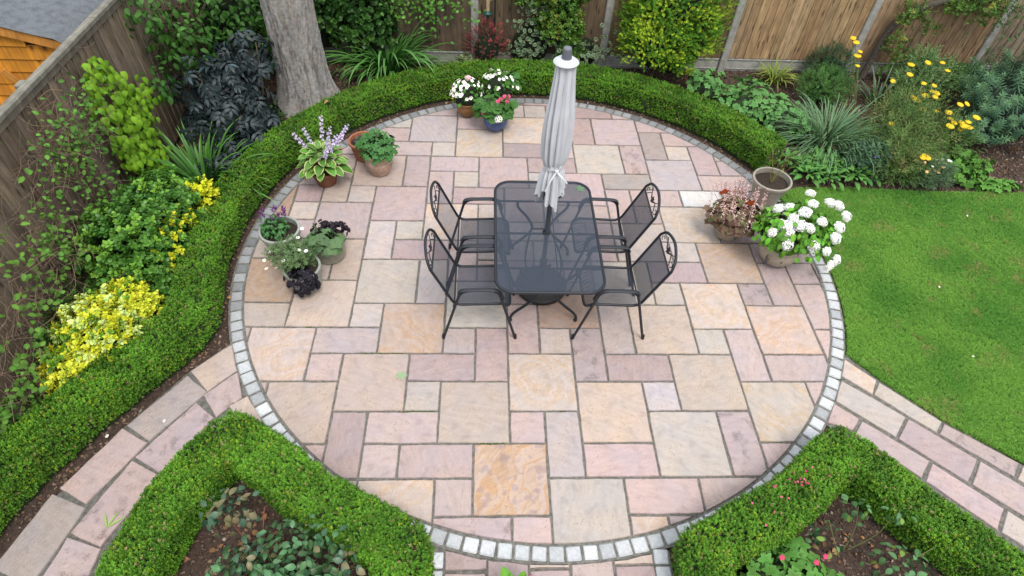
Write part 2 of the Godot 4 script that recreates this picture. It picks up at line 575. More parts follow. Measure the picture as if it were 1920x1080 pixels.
func slab(poly: PackedVector2Array, code: String, parent: Node3D, clip := PackedVector2Array(), joint := 0.008, y := 0.0) -> void:
	# a riven stone: the outline wobbles, the arris is worn, the top tilts a little
	var rough := PackedVector2Array()
	for i in poly.size():
		var a := poly[i]
		var b := poly[(i + 1) % poly.size()]
		var n := maxi(1, int(a.distance_to(b) / 0.07))
		for k in n:
			var p := a.lerp(b, float(k) / n)
			var j := 0.0028 if k > 0 else 0.005
			rough.append(p + Vector2(rf(-j, j), rf(-j, j)))
	if clip.size() > 0:
		var got := Geometry2D.intersect_polygons(rough, clip)
		if got.is_empty(): return
		rough = got[0]
	var ins := Geometry2D.offset_polygon(rough, -joint)
	if ins.is_empty() or ins[0].size() < 3: return
	var outer: PackedVector2Array = ins[0]
	var inner2 := Geometry2D.offset_polygon(outer, -0.005)
	if inner2.is_empty() or inner2[0].size() < 3: return
	var top: PackedVector2Array = inner2[0]
	if Geometry2D.is_polygon_clockwise(top): top.reverse()
	if Geometry2D.is_polygon_clockwise(outer): outer.reverse()
	var s: Array = STONE[code]
	var col := vary(Color(s[0], s[1], s[2]), 0.075)
	var m := MB.new()
	var cx := Vector2.ZERO
	for p in top: cx += p / top.size()
	var tilt := Vector2(rf(-0.004, 0.004), rf(-0.004, 0.004))
	var lift := y + rf(-0.0015, 0.0015)
	var ang := rf(-0.5, 0.5) + (PI / 2 if rng.randf() < 0.3 else 0.0)
	var off := Vector2(rf(0, 1), rf(0, 1)) if s[3] != 1 else Vector2(rf(0.15, 0.45), rf(0.1, 0.4))
	var H := func(p: Vector2, dy: float) -> Vector3: return Vector3(p.x, lift + dy + (p - cx).dot(tilt), p.y)
	var U := func(p: Vector2) -> Vector2: return (p - cx).rotated(ang) / 0.85 + off
	var tri := Geometry2D.triangulate_polygon(top)
	var base := m.v.size()
	for p in top: m.vert(H.call(p, 0.0), Vector3.UP, col, U.call(p))
	for k in range(0, tri.size(), 3):
		var a := top[tri[k]]
		var b := top[tri[k + 1]]
		var c := top[tri[k + 2]]
		if (b - a).cross(c - a) > 0:
			m.ix.append_array([base + tri[k], base + tri[k + 1], base + tri[k + 2]])
		else:
			m.ix.append_array([base + tri[k], base + tri[k + 2], base + tri[k + 1]])
	var n := outer.size()
	for k in n:
		var a := outer[k]
		var b := outer[(k + 1) % n]
		var ea := (a - cx).normalized() * 0.006
		var eb := (b - cx).normalized() * 0.006
		var ta: Vector3 = H.call(a - ea, -0.0008)
		var tb: Vector3 = H.call(b - eb, -0.0008)
		var c2 := col * 0.86
		var i := m.vert(ta, Vector3.UP, col, U.call(a))
		m.vert(tb, Vector3.UP, col, U.call(b))
		m.vert(H.call(b, -0.005), Vector3.UP, c2, U.call(b))
		m.vert(H.call(a, -0.005), Vector3.UP, c2, U.call(a))
		var outn := Vector3((b - a).y, 0.8 * (b - a).length(), -(b - a).x).normalized()
		if outn.dot(Vector3(a.x - cx.x, 0, a.y - cx.y)) < 0: outn = Vector3(-outn.x, outn.y, -outn.z)
		for e in 4: m.nr[i + e] = outn
		m.face(i, i + 1, i + 2); m.face(i, i + 2, i + 3)
		var j := m.vert(H.call(a, -0.005), Vector3(outn.x, 0, outn.z).normalized(), c2, U.call(a))
		m.vert(H.call(b, -0.005), m.nr[j], c2, U.call(b))
		m.vert(H.call(b, -0.03), m.nr[j], c2, U.call(b))
		m.vert(H.call(a, -0.03), m.nr[j], c2, U.call(a))
		m.face(j, j + 1, j + 2); m.face(j, j + 2, j + 3)
	put(m, "paving_slab", MAT["stone%d" % s[3]], parent)

func rect(x0: float, z0: float, x1: float, z1: float) -> PackedVector2Array:
	return PackedVector2Array([Vector2(x0, z0), Vector2(x1, z0), Vector2(x1, z1), Vector2(x0, z1)])

func disc(r: float, n := 160) -> PackedVector2Array:
	var p := PackedVector2Array()
	for k in n: p.append(Vector2(cos(TAU * k / n), sin(TAU * k / n)) * r)
	return p

func sheet(poly: PackedVector2Array, y: float, col: Color, uvs := 1.0) -> MB:
	var m := MB.new()
	for p in poly: m.vert(Vector3(p.x, y, p.y), Vector3.UP, col, p * uvs)
	var t := Geometry2D.triangulate_polygon(poly)
	for k in range(0, t.size(), 3):
		var a := poly[t[k]]
		if (poly[t[k + 1]] - a).cross(poly[t[k + 2]] - a) > 0: m.ix.append_array([t[k], t[k + 1], t[k + 2]])
		else: m.ix.append_array([t[k], t[k + 2], t[k + 1]])
	return m

func sett(parent: Node3D, at: Vector2, ang: float, w := 0.104, d := 0.103, paleness := 1.0) -> void:
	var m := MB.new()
	var k := lerpf(rf(0.22, 0.36), rf(0.48, 0.68), paleness)  # darker grey at the back of the ring, paler towards the front
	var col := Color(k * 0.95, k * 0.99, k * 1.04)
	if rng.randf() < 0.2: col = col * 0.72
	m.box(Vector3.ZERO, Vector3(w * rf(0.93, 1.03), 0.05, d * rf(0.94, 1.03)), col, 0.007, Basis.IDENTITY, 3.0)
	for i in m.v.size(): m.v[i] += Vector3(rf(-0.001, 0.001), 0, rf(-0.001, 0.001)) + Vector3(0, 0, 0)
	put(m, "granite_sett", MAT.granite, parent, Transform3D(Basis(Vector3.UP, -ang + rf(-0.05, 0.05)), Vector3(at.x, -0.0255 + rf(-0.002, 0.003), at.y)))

func build_ground() -> void:
	var g := setting("ground")
	var gm := MB.new()
	gm.add(sheet(rect(-40, -40, 40, 40), -0.034, Color(0.075, 0.05, 0.036), 2.0), Transform3D.IDENTITY)
	put(gm, "soil", MAT.soil, g)
	# the lawn: an even sward on a raised sheet, its edge cut along the path and the beds
	var lawn := setting("lawn")
	var lp := PackedVector2Array([Vector2(2.77, 1.23)])
	for k in 14:
		var a := lerpf(0.40, -0.36, k / 13.0)
		lp.append(Vector2(cos(a), sin(a)) * 3.035)
	lp.append_array(PackedVector2Array([Vector2(3.2, -1.17), Vector2(3.9, -1.18), Vector2(4.8, -1.13), Vector2(5.9, -1.14), Vector2(9.5, -1.1), Vector2(9.5, 7.0), Vector2(8.6, 7.0), Vector2(3.80, 2.29), Vector2(3.33, 1.905), Vector2(2.96, 1.50)]))
	put(sheet(lp, -0.012, Color(0.10, 0.20, 0.03), 1.0), "turf", MAT.turf, lawn)
	var tufts := []
	for i in 4:
		var m := MB.new()
		for k in 9:
			var b := strap(rf(0.022, 0.036), 0.0028, rf(0.3, 1.2), Color(0.75, 0.8, 0.7), Color(1, 1, 1), 3)
			m.add(b, Transform3D(Basis(Vector3.UP, rf(0, TAU)), Vector3(rf(-0.016, 0.016), 0, rf(-0.016, 0.016))))
		tufts.append(m.mesh())
	for q in 4:
		var xs := []
		var cs := []
		for k in 42000:
			var p := Vector2(rf(2.6, 6.3), rf(-1.2, 4.2))
			if p.y > 2.4 and p.x < 3.6: continue
			if not Geometry2D.is_point_in_polygon(p, lp): continue
			var pat := N(V(p.x, 7.0, p.y), 1.1) * 0.75 + N(V(p.x, 3.0, p.y), 5.0) * 0.25
			var c := Color(0.088, 0.275, 0.024).lerp(Color(0.20, 0.41, 0.052), clampf(0.5 + pat * 1.1 + rf(-0.3, 0.3), 0, 1))
			if N(V(p.x, 11.0, p.y), 2.6) + rf(-0.2, 0.2) > 0.42 and rng.randf() < 0.4: c = Color(0.33, 0.30, 0.10)
			xs.append(Transform3D(Basis(Vector3.UP, rf(0, TAU)).scaled(Vector3.ONE * rf(0.7, 1.15)), Vector3(p.x, -0.014, p.y)))
			cs.append(vary(c, 0.18))
		stuff(tufts[q], "grass" if q == 0 else "grass_%03d" % q, MAT.grass, xs, cs, lawn)

func build_patio() -> void:
	var patio := setting("patio")
	put(sheet(disc(3.022), -0.0105, Color(0.21, 0.205, 0.185), 2.0), "mortar_bed", MAT.mortar, patio)
	var clip := disc(2.891, 200)
	for token in LAYOUT.split(" | "):
		var t := token.strip_edges().split(" ")
		var x := -0.05 + 0.29 * float(t[1])
		var z := 0.075 + 0.29 * float(t[2])
		slab(rect(x, z, x + 0.29 * float(t[3]), z + 0.29 * float(t[4])), t[0], patio, clip, rf(0.0068, 0.0086))
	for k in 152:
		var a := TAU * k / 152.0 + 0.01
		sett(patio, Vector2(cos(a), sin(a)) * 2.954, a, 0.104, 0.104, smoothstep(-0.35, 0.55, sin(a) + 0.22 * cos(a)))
	# the path to the lower left
	var pl := setting("left_path")
	put(sheet(PackedVector2Array([Vector2(-2.80, 1.12), Vector2(-3.08, 1.45), Vector2(-3.4, 1.95), Vector2(-3.66, 2.5), Vector2(-3.9, 3.1), Vector2(-4.1, 4.2), Vector2(-2.9, 4.2), Vector2(-2.85, 3.0), Vector2(-2.5, 2.0), Vector2(-2.30, 1.92), Vector2(-2.6, 1.55)]), -0.013, Color(0.17, 0.165, 0.15), 2.0), "mortar_bed", MAT.mortar, pl)
	for t in [["o", -3.04, 1.42, -2.79, 1.15, -2.68, 1.41, -2.85, 1.61], ["t", -3.06, 1.48, -2.86, 1.63, -3.16, 2.06, -3.37, 1.93], ["l", -2.86, 1.66, -2.66, 1.44, -2.56, 1.68, -2.71, 1.85], ["l", -2.91, 1.74, -2.73, 1.87, -2.98, 2.33, -3.20, 2.20], ["p", -3.40, 1.97, -3.18, 2.09, -3.43, 2.56, -3.65, 2.44], ["l", -3.22, 2.24, -2.98, 2.36, -3.2, 2.86, -3.43, 2.77], ["t", -3.69, 2.50, -3.42, 2.60, -3.54, 3.10, -3.83, 3.0], ["l", -3.44, 2.81, -3.19, 2.89, -3.24, 3.5, -3.55, 3.45], ["t", -3.86, 3.05, -3.57, 3.15, -3.63, 3.8, -3.95, 3.75], ["o", -2.62, 1.76, -2.51, 1.68, -2.33, 1.92, -2.5, 1.95], ["p", -2.66, 1.87, -2.52, 1.97, -2.75, 2.35, -2.92, 2.28]]:
		slab(PackedVector2Array([Vector2(t[1], t[2]), Vector2(t[3], t[4]), Vector2(t[5], t[6]), Vector2(t[7], t[8])]), t[0], pl, PackedVector2Array(), -0.009, -0.004)
	# the path to the lower right, three straight courses
	var pr := setting("right_path")
	put(sheet(PackedVector2Array([Vector2(2.76, 1.22), Vector2(3.32, 1.88), Vector2(3.84, 2.34), Vector2(8.6, 7.05), Vector2(7.6, 7.05), Vector2(2.8, 2.45), Vector2(2.3, 1.93), Vector2(2.45, 1.75)]), -0.013, Color(0.2, 0.195, 0.175), 2.0), "mortar_bed", MAT.mortar, pr)
	for t in [["s", 2.73, 1.27, 2.94, 1.51, 2.83, 1.66, 2.63, 1.46], ["y", 2.61, 1.50, 3.035, 1.87, 2.855, 2.07, 2.47, 1.72], ["y", 2.95, 1.52, 3.33, 1.92, 3.22, 2.03, 2.84, 1.66], ["p", 2.455, 1.735, 2.625, 1.89, 2.52, 2.0, 2.32, 1.93], ["p", 2.63, 1.90, 3.04, 2.27, 2.90, 2.42, 2.5, 2.05], ["m", 3.04, 1.88, 3.45, 2.26, 3.26, 2.46, 2.865, 2.08], ["l", 3.33, 1.93, 3.78, 2.29, 3.66, 2.42, 3.235, 2.04], ["p", 3.46, 2.27, 3.98, 2.75, 3.79, 2.95, 3.275, 2.47], ["p", 3.05, 2.28, 3.44, 2.66, 3.28, 2.83, 2.92, 2.44], ["c", 3.45, 2.67, 3.95, 3.13, 3.8, 3.3, 3.3, 2.84], ["c", 3.79, 2.31, 4.2, 2.7, 4.08, 2.82, 3.67, 2.43], ["p", 3.99, 2.76, 4.5, 3.22, 4.31, 3.42, 3.8, 2.96], ["t", 3.97, 3.14, 4.5, 3.62, 4.34, 3.8, 3.81, 3.31], ["p", 4.22, 2.71, 4.7, 3.15, 4.57, 3.28, 4.09, 2.83]]:
		slab(PackedVector2Array([Vector2(t[1], t[2]), Vector2(t[3], t[4]), Vector2(t[5], t[6]), Vector2(t[7], t[8])]), t[0], pr, PackedVector2Array(), 0.005, -0.003)
	# the short path towards the house, edged with setts
	var pf := setting("front_path")
	put(sheet(PackedVector2Array([Vector2(-0.94, 2.88), Vector2(0.78, 2.94), Vector2(0.78, 4.3), Vector2(-0.94, 4.3)]), -0.0145, Color(0.2, 0.195, 0.175), 2.0), "mortar_bed", MAT.mortar, pf)
	var ring := disc(3.022, 200)
	for t in [["m", -0.82, 2.85, -0.52, 3.06], ["m", -0.52, 2.9, -0.23, 3.2], ["o", -0.23, 2.95, 0.06, 3.055], ["l", -0.23, 3.055, 0.06, 3.34], ["l", 0.06, 2.9, 0.37, 3.3], ["o", 0.37, 2.85, 0.66, 3.035], ["k", 0.37, 3.035, 0.66, 3.32], ["p", -0.82, 3.07, -0.52, 3.34], ["m", -0.52, 3.2, -0.23, 3.62], ["p", -0.82, 3.34, -0.52, 3.62], ["o", -0.23, 3.34, 0.37, 3.62], ["l", 0.37, 3.32, 0.66, 3.9], ["p", -0.82, 3.62, -0.23, 3.9], ["c", -0.23, 3.62, 0.37, 4.2], ["m", -0.82, 3.9, -0.23, 4.2], ["p", 0.37, 3.9, 0.66, 4.2]]:
		var got := Geometry2D.clip_polygons(rect(t[1], t[2], t[3], t[4]), ring)
		if got.size() > 0: slab(got[0], t[0], pf, PackedVector2Array(), 0.007, -0.003)
	for k in 10:
		sett(pf, Vector2(-0.875, 2.985 + 0.118 * k), 0.0)
		sett(pf, Vector2(0.715, 2.98 + 0.118 * k), 0.0)

# ---- hedges ----
func hedge(path: Array, hw: float, H: float, label: String, density: float, sprigs: Array) -> void:
	var t := thing("box_hedge", label, "hedge", Vector3.ZERO, 0.0, "low clipped box hedges round the patio")
	var P := []
	for i in path.size() - 1:  # even steps
		var n := maxi(1, int(path[i].distance_to(path[i + 1]) / 0.06))
		for k in n: P.append(path[i].lerp(path[i + 1], float(k) / n))
	P.append(path[-1])
	var body := []
	var prof := [Vector2(-0.8, 0.0), Vector2(-0.86, 0.5), Vector2(-0.8, 0.86), Vector2(-0.6, 0.93), Vector2(0.6, 0.93), Vector2(0.8, 0.86), Vector2(0.86, 0.5), Vector2(0.8, 0.0)]
	var len := 0.0
	var side := []
	for i in P.size():
		var d: Vector2 = (P[mini(i + 1, P.size() - 1)] - P[maxi(i - 1, 0)]).normalized()
		var s := Vector2(-d.y, d.x)
		side.append(s)
		if i > 0: len += P[i].distance_to(P[i - 1])
		var row := PackedVector3Array()
		for q in prof:
			var e := 1.0 if i > 0 and i < P.size() - 1 else 0.9
			row.append(Vector3(P[i].x + s.x * q.x * hw * e, q.y * H * e - 0.03, P[i].y + s.y * q.x * hw * e))
		if i == 0 or i == P.size() - 1:
			var cap := PackedVector3Array(); cap.resize(prof.size()); cap.fill(Vector3(P[i].x, H * 0.45, P[i].y))
			if i == 0: body.append(cap); body.append(row)
			else: body.append(row); body.append(cap)
		else: body.append(row)
	var bm := MB.new()
	bm.grid(body, [Color(0.022, 0.035, 0.008)])  # twiggy body, the shade in the gaps between leaves put into its dark colour
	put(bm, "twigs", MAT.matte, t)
	var per := 2.0 * H + 2.0 * hw
	var total := int((len * per + 4.0 * hw * H) * density)
	var sets := [[], [], []]
	var cols := [[], [], []]
	for k in total:
		var f := rf(0, P.size() - 1.001)
		var endc := rng.randf() < 4.0 * hw * H / (len * per + 4.0 * hw * H)
		var i := int(f)
		var first := false
		if endc:
			first = rng.randf() < 0.5
			i = 0 if first else P.size() - 2
			f = float(i) if first else float(P.size() - 1.001)
		var c: Vector2 = P[i].lerp(P[i + 1], f - i)
		var s: Vector2 = side[i].lerp(side[i + 1], f - i).normalized()
		var d := Vector2(s.y, -s.x)
		var u := rf(0, per)
		var lat: float
		var y: float
		var nl: float
		var ny: float
		var nd := 0.0
		if endc:
			lat = rf(-hw, hw); y = rf(0.02, H); nl = 0.0; ny = 0.15; nd = -1.0 if first else 1.0
		elif u < H: lat = -hw; y = u; nl = -1.0; ny = 0.1
		elif u < H + 2 * hw: lat = u - H - hw; y = H; nl = 0.0; ny = 1.0
		else: lat = hw; y = u - H - 2 * hw; nl = 1.0; ny = 0.1
		# rounded shoulders, a slightly undercut foot
		var corner := smoothstep(0.82, 1.0, y / H) * smoothstep(0.78, 1.0, absf(lat) / hw)
		y -= corner * H * 0.12
		lat *= 1.0 - corner * 0.10
		if corner > 0.2: nl = signf(lat) * 0.7; ny = 0.7
		if y < 0.07: lat *= 0.88 + y * 1.7
		var p3 := Vector3(c.x + s.x * lat, y, c.y + s.y * lat)
		var bump := N(p3, 6.0) * 0.018 + N(p3, 2.0) * 0.016 + N(p3, 20.0) * 0.008
		var nn := Vector3(s.x * nl + d.x * nd, ny, s.y * nl + d.y * nd).normalized()
		p3 += nn * (bump + rf(-0.034, 0.004))
		if p3.y < 0.015: p3.y = rf(0.015, 0.05)
		var tone := clampf(0.45 + N(p3, 3.0) * 0.55 + N(p3, 14.0) * 0.3 + rf(-0.25, 0.25), 0, 1)
		var col := Color(0.036, 0.106, 0.008).lerp(Color(0.140, 0.345, 0.028), tone)
		var z := N(p3 + V(9, 4, 2), 2.2)
		if rng.randf() < 0.06 + maxf(0.0, z) * 0.45: col = col.lerp(Color(0.22, 0.33, 0.018), rf(0.3, 0.9))
		elif rng.randf() < 0.03: col = Color(0.26, 0.22, 0.09)
		var w := k % 3
		sets[w].append(aim(p3 - nn * 0.018, nn + rv(0.5) + V(0, 0.2, 0), rv(1.0), rf(0.75, 1.15)))
		cols[w].append(vary(col, 0.2))
	for w in 3: stuff(sprigs[w], "foliage" if w == 0 else "foliage_%03d" % w, LEAF_M, sets[w], cols[w], t)

func build_hedges() -> void:
	var sprigs := []
	for i in 3: sprigs.append(sprig(10, 0.0115, 0.0078, 0.028, 1.0, 2, Color.WHITE, 0.15).mesh())
	var arc := []
	for k in 57:
		var a := deg_to_rad(lerpf(-28.0, -197.0, k / 56.0))
		var r := 3.275 - 0.04 * smoothstep(-150, -180, rad_to_deg(a))
		arc.append(Vector2(cos(a), sin(a)) * r)
	arc.append_array([Vector2(-3.15, 1.12), Vector2(-3.3, 1.36), Vector2(-3.50, 1.63), Vector2(-3.70, 1.95), Vector2(-3.9, 2.3), Vector2(-4.05, 2.7), Vector2(-4.12, 3.3)])
	hedge(arc, 0.178, 0.355, "long curved box hedge sweeping round the back of the patio and down its left side", 5200, sprigs)
	hedge([Vector2(-2.80, 3.7), Vector2(-2.79, 3.05), Vector2(-2.71, 2.69), Vector2(-2.58, 2.40), Vector2(-2.42, 2.15), Vector2(-2.13, 2.34), Vector2(-1.80, 2.59), Vector2(-1.45, 2.78), Vector2(-1.08, 2.97), Vector2(-1.07, 3.1), Vector2(-1.07, 3.7)], 0.185, 0.345, "angled box hedge round the rose bed, left of the path to the house", 8200, sprigs)
	hedge([Vector2(0.94, 3.7), Vector2(0.93, 3.04), Vector2(1.2, 2.91), Vector2(1.56, 2.74), Vector2(1.92, 2.50), Vector2(2.19, 2.28), Vector2(2.40, 2.53), Vector2(2.66, 2.85), Vector2(3.0, 3.21), Vector2(3.5, 3.72)], 0.172, 0.345, "angled box hedge strewn with red petals, right of the path to the house", 8200, sprigs)

# ---- furniture ----
func net(m: MB, o: Vector3, ux: Vector3, uz: Vector3, lx: float, lz: float, px: float, pz: float, w: float, inside: Callable) -> void:  # expanded metal: a net of flat strands, diamonds px by pz
	var n := ux.cross(uz).normalized()
	var col := Color(0.034, 0.046, 0.070)
	for i in int(lx / px) * 2:
		for j in int(lz / pz) * 2:
			if (i + j) % 2: continue
			for s in [Vector2(1, 1), Vector2(1, -1)]:
				var a := Vector2(i * px * 0.5, j * pz * 0.5)
				var b: Vector2 = a + Vector2(px * 0.5 * s.x, pz * 0.5 * s.y)
				if not inside.call(a) or not inside.call(b): continue
				var pa := o + ux * a.x + uz * a.y
				var pb := o + ux * b.x + uz * b.y
				var d := (pb - pa).normalized()
				var sd := n.cross(d) * w * 0.5
				var q := n * w * 0.35
				m.quad(pa - sd, pb - sd, pb + sd + q, pa + sd + q, col)

func curve(pts: Array, n := 8) -> Array:  # a smooth line through points
	var out := []
	for i in pts.size() - 1:
		var p0: Vector3 = pts[maxi(i - 1, 0)]
		var p3: Vector3 = pts[mini(i + 2, pts.size() - 1)]
		for k in n: out.append((pts[i] as Vector3).cubic_interpolate(pts[i + 1], p0, p3, float(k) / n))
	out.append(pts[-1])
	return out

func bent(pts: Array, r: float) -> Array:  # straight runs with rounded bends
	var out := [pts[0]]
	for i in range(1, pts.size() - 1):
		var a: Vector3 = pts[i] + (pts[i - 1] - pts[i]).normalized() * minf(r, pts[i].distance_to(pts[i - 1]) * 0.48)
		var b: Vector3 = pts[i] + (pts[i + 1] - pts[i]).normalized() * minf(r, pts[i].distance_to(pts[i + 1]) * 0.48)
		for k in 6:
			var t := k / 5.0
			out.append(a.lerp(pts[i], t).lerp((pts[i] as Vector3).lerp(b, t), t))
	out.append(pts[-1])
	return out

func rod(pts: Array, r: float, called: String, parent: Node, flat := Vector2(1, 1), mat: Material = null) -> MeshInstance3D:
	var m := MB.new()
	m.tube(pts, [r], 8, Color(0.018, 0.022, 0.030), flat)
	return put(m, called, mat if mat else METAL, parent)

func build_table() -> void:
	var t := thing("garden_table", "rectangular dark grey metal mesh garden table with rounded corners, parasol pole through it", "table", Vector3(-0.005, 0, 0.425))
	var X := 0.455
	var Z := 0.715
	var R := 0.15
	var H := 0.72
	var ring := []
	for c in [[X - R, Z - R, 0], [-X + R, Z - R, 1], [-X + R, -Z + R, 2], [X - R, -Z + R, 3]]:
		for k in 8:
			var a: float = PI / 2 * (c[2] + k / 7.0)
			ring.append(V(c[0] + cos(a) * R, H, c[1] + sin(a) * R))
	ring.append(ring[0])
	var ins := func(p: Vector2) -> bool:
		var q := Vector2(absf(p.x - X), absf(p.y - Z))
		if Vector2(p.x - X, p.y - Z).length() < 0.03: return false
		var e := Vector2(maxf(q.x - X + R, 0), maxf(q.y - Z + R, 0))
		return q.x < X and q.y < Z and e.length() < R
	var m := MB.new()
	net(m, V(-X, H + 0.004, -Z), V(1, 0, 0), V(0, 0, 1), X * 2, Z * 2, 0.0205, 0.0122, 0.0041, ins)
	put(m, "mesh_top", METAL, t)
	rod(ring, 0.013, "rim", t, Vector2(1, 1.1))
	for z in [-0.44, 0.0, 0.43]:
		rod([V(-X, H - 0.012, z), V(X, H - 0.012, z)], 0.010, "crossbar", t)
	rod([V(0.07, H - 0.012, -Z), V(0.07, H - 0.012, Z)], 0.006, "crossbar", t)
	var mr := MB.new()
	mr.lathe([Vector2(0.033, -0.015), Vector2(0.036, 0.008), Vector2(0.028, 0.012), Vector2(0.026, -0.015)], 20, [Color(0.03, 0.033, 0.04)], V(0, H, 0))
	put(mr, "parasol_collar", METAL, t.get_node("mesh_top"))
	for s in [-1, 1]:
		for f in [-1, 1]:
			var z: float = -0.44 if f < 0 else 0.43
			var leg := rod(curve([V(s * 0.24, H - 0.02, z), V(s * 0.23, 0.63, z), V(s * 0.13, 0.50, z - 0.01 * f), V(s * 0.085, 0.36, z), V(s * 0.16, 0.24, z), V(s * 0.27, 0.12, z), V(s * 0.305, 0.05, z), V(s * 0.305, 0.012, z)]), 0.0135, "leg", t)
			var fm := MB.new()
			fm.lathe([Vector2(0.0, 0.0), Vector2(0.016, 0.0), Vector2(0.018, 0.012), Vector2(0.014, 0.03), Vector2(0, 0.031)], 10, [Color(0.02, 0.02, 0.022)], V(s * 0.305, 0, z))
			put(fm, "foot", METAL, leg)
		rod(curve([V(s * 0.09, 0.36, -0.44), V(s * 0.16, 0.37, -0.1), V(s * 0.16, 0.37, 0.1), V(s * 0.09, 0.36, 0.43)]), 0.010, "stretcher", t)
	for f in [-0.44, 0.43]: rod([V(-0.085, 0.36, f), V(0.085, 0.36, f)], 0.010, "stretcher", t)

func make_chair() -> Node3D:
	var t := thing("garden_chair", "", "chair", Vector3.ZERO, 0.0, "metal mesh chairs round the garden table")
	var W := 0.225
	# seat and back frame: one bent tube with an arched head
	var side := func(z: float) -> Array: return bent([V(0.20, 0.445, z), V(-0.20, 0.425, z), V(-0.385, 0.86, z)], 0.07)
	var a: Array = side.call(-W)
	var b: Array = side.call(W)
	b.reverse()
	var head := curve([V(-0.385, 0.86, -W), V(-0.415, 0.935, -W * 0.72), V(-0.432, 0.975, 0), V(-0.415, 0.935, W * 0.72), V(-0.385, 0.86, W)], 6)
	var front := bent([V(0.20, 0.445, W), V(0.265, 0.415, W), V(0.275, 0.400, W - 0.06), V(0.275, 0.400, -W + 0.06), V(0.265, 0.415, -W), V(0.20, 0.445, -W)], 0.05)
	rod(a + head.slice(1) + b.slice(1) + front.slice(1), 0.0125, "frame", t)
	rod([V(-0.375, 0.835, -W), V(-0.375, 0.835, W)], 0.008, "top_rail", t)
	rod([V(-0.205, 0.43, -W), V(-0.205, 0.43, W)], 0.008, "back_rail", t)
	var ins := func(p: Vector2) -> bool: return true
	var m := MB.new()
	net(m, V(-0.19, 0.428, -W), V(0.39, 0.017, 0).normalized(), V(0, 0, 1), 0.40, W * 2, 0.0122, 0.0190, 0.0043, ins)
	net(m, V(0.20, 0.444, -W), V(0.075, -0.04, 0).normalized(), V(0, 0, 1), 0.08, W * 2, 0.0122, 0.0190, 0.0043, ins)
	put(m, "seat", METAL, t)
	m = MB.new()
	net(m, V(-0.212, 0.45, -W), V(-0.163, 0.385, 0).normalized(), V(0, 0, 1), 0.415, W * 2, 0.0122, 0.0190, 0.0043, ins)
	put(m, "backrest", METAL, t)
	# scrolls and a flower between the top rail and the arch
	var P := func(u: float, h: float) -> Vector3: return V(-0.375, 0.835, 0) + V(-0.055, 0.135, 0).normalized() * h + V(0, 0, u)
	for s in [-1, 1]:
		var sc := MB.new()
		var sp := []
		for k in 15:
			var th := k / 14.0 * 4.6
			var rr := 0.030 * (1.0 - k / 20.0)
			sp.append(P.call(s * (0.165 + cos(th + 0.6) * rr * -1.0), 0.035 + sin(th + 0.6) * rr))
		sc.tube(sp, [0.004], 6, Color(0.03, 0.033, 0.04))
		sc.tube(curve([P.call(s * 0.02, 0.05), P.call(s * 0.07, 0.072), P.call(s * 0.11, 0.045), P.call(s * 0.14, 0.012)], 5), [0.0045], 6, Color(0.03, 0.033, 0.04))
		sc.tube([P.call(s * 0.03, 0.045), P.call(s * 0.115, 0.105)], [0.004], 6, Color(0.03, 0.033, 0.04))
		put(sc, "scroll", METAL, t)
	var fl := MB.new()
	for k in 5:
		var th := TAU * k / 5.0
		var d: Vector3 = (P.call(cos(th), sin(th)) - P.call(0, 0)).normalized()
		fl.add(leaf(0.034, 0.026, 3, 0.3, 0.4, Color(0.03, 0.033, 0.04)), aim(P.call(0, 0.055), d, V(0.9, 0.35, 0)))
		fl.add(leaf(0.034, 0.026, 3, 0.3, 0.4, Color(0.03, 0.033, 0.04)), aim(P.call(0, 0.055), d, V(-0.9, -0.35, 0)))
	put(fl, "flower_ornament", METAL, t)
	for s in [-1, 1]:
		var z: float = s * 0.262
		var loop := rod(bent([V(-0.315, 0.0, z), V(-0.145, 0.648, z), V(0.165, 0.66, z), V(0.335, 0.0, z)], 0.085), 0.0125, "leg_loop", t)
		var am := MB.new()
		am.tube(bent([V(-0.165, 0.61, z), V(-0.145, 0.655, z), V(0.175, 0.667, z), V(0.215, 0.55, z)], 0.08), [0.021], 10, Color(0.020, 0.025, 0.034), Vector2(1, 0.42))
		put(am, "armrest", METAL, t)
		rod([V(0.22, 0.42, z), V(0.22, 0.43, s * W)], 0.009, "bracket", t)
		rod([V(-0.21, 0.40, z), V(-0.21, 0.43, s * W)], 0.009, "bracket", t)
		for x in [-0.315, 0.335]:
			var fm := MB.new()
			fm.tube([V(x * 1.0, 0.0, z), V(x * 0.985, 0.05, z)], [0.0155], 8, Color(0.015, 0.015, 0.017))
			put(fm, "foot", METAL, loop)
	return t

func build_chairs() -> void:
	var c := make_chair()
	var spots := [[-0.605, 0.80, 0.0, "metal mesh chair at the near left corner of the garden table"], [-0.60, 0.165, 0.0, "metal mesh chair at the far left corner of the garden table, nearest the blue pot"], [0.59, 0.80, PI, "metal mesh chair at the near right corner of the garden table"], [0.575, 0.145, PI, "metal mesh chair at the far right corner of the garden table, turned towards the parasol"]]
	for i in 4:
		var o: Node3D = c
		if i > 0:
			o = c.duplicate()
			o.name = numbered("garden_chair")
			add_child(o, true)
		o.position = V(spots[i][0], 0.001, spots[i][1])
		o.rotation.y = spots[i][2]
		o.set_meta("label", spots[i][3])

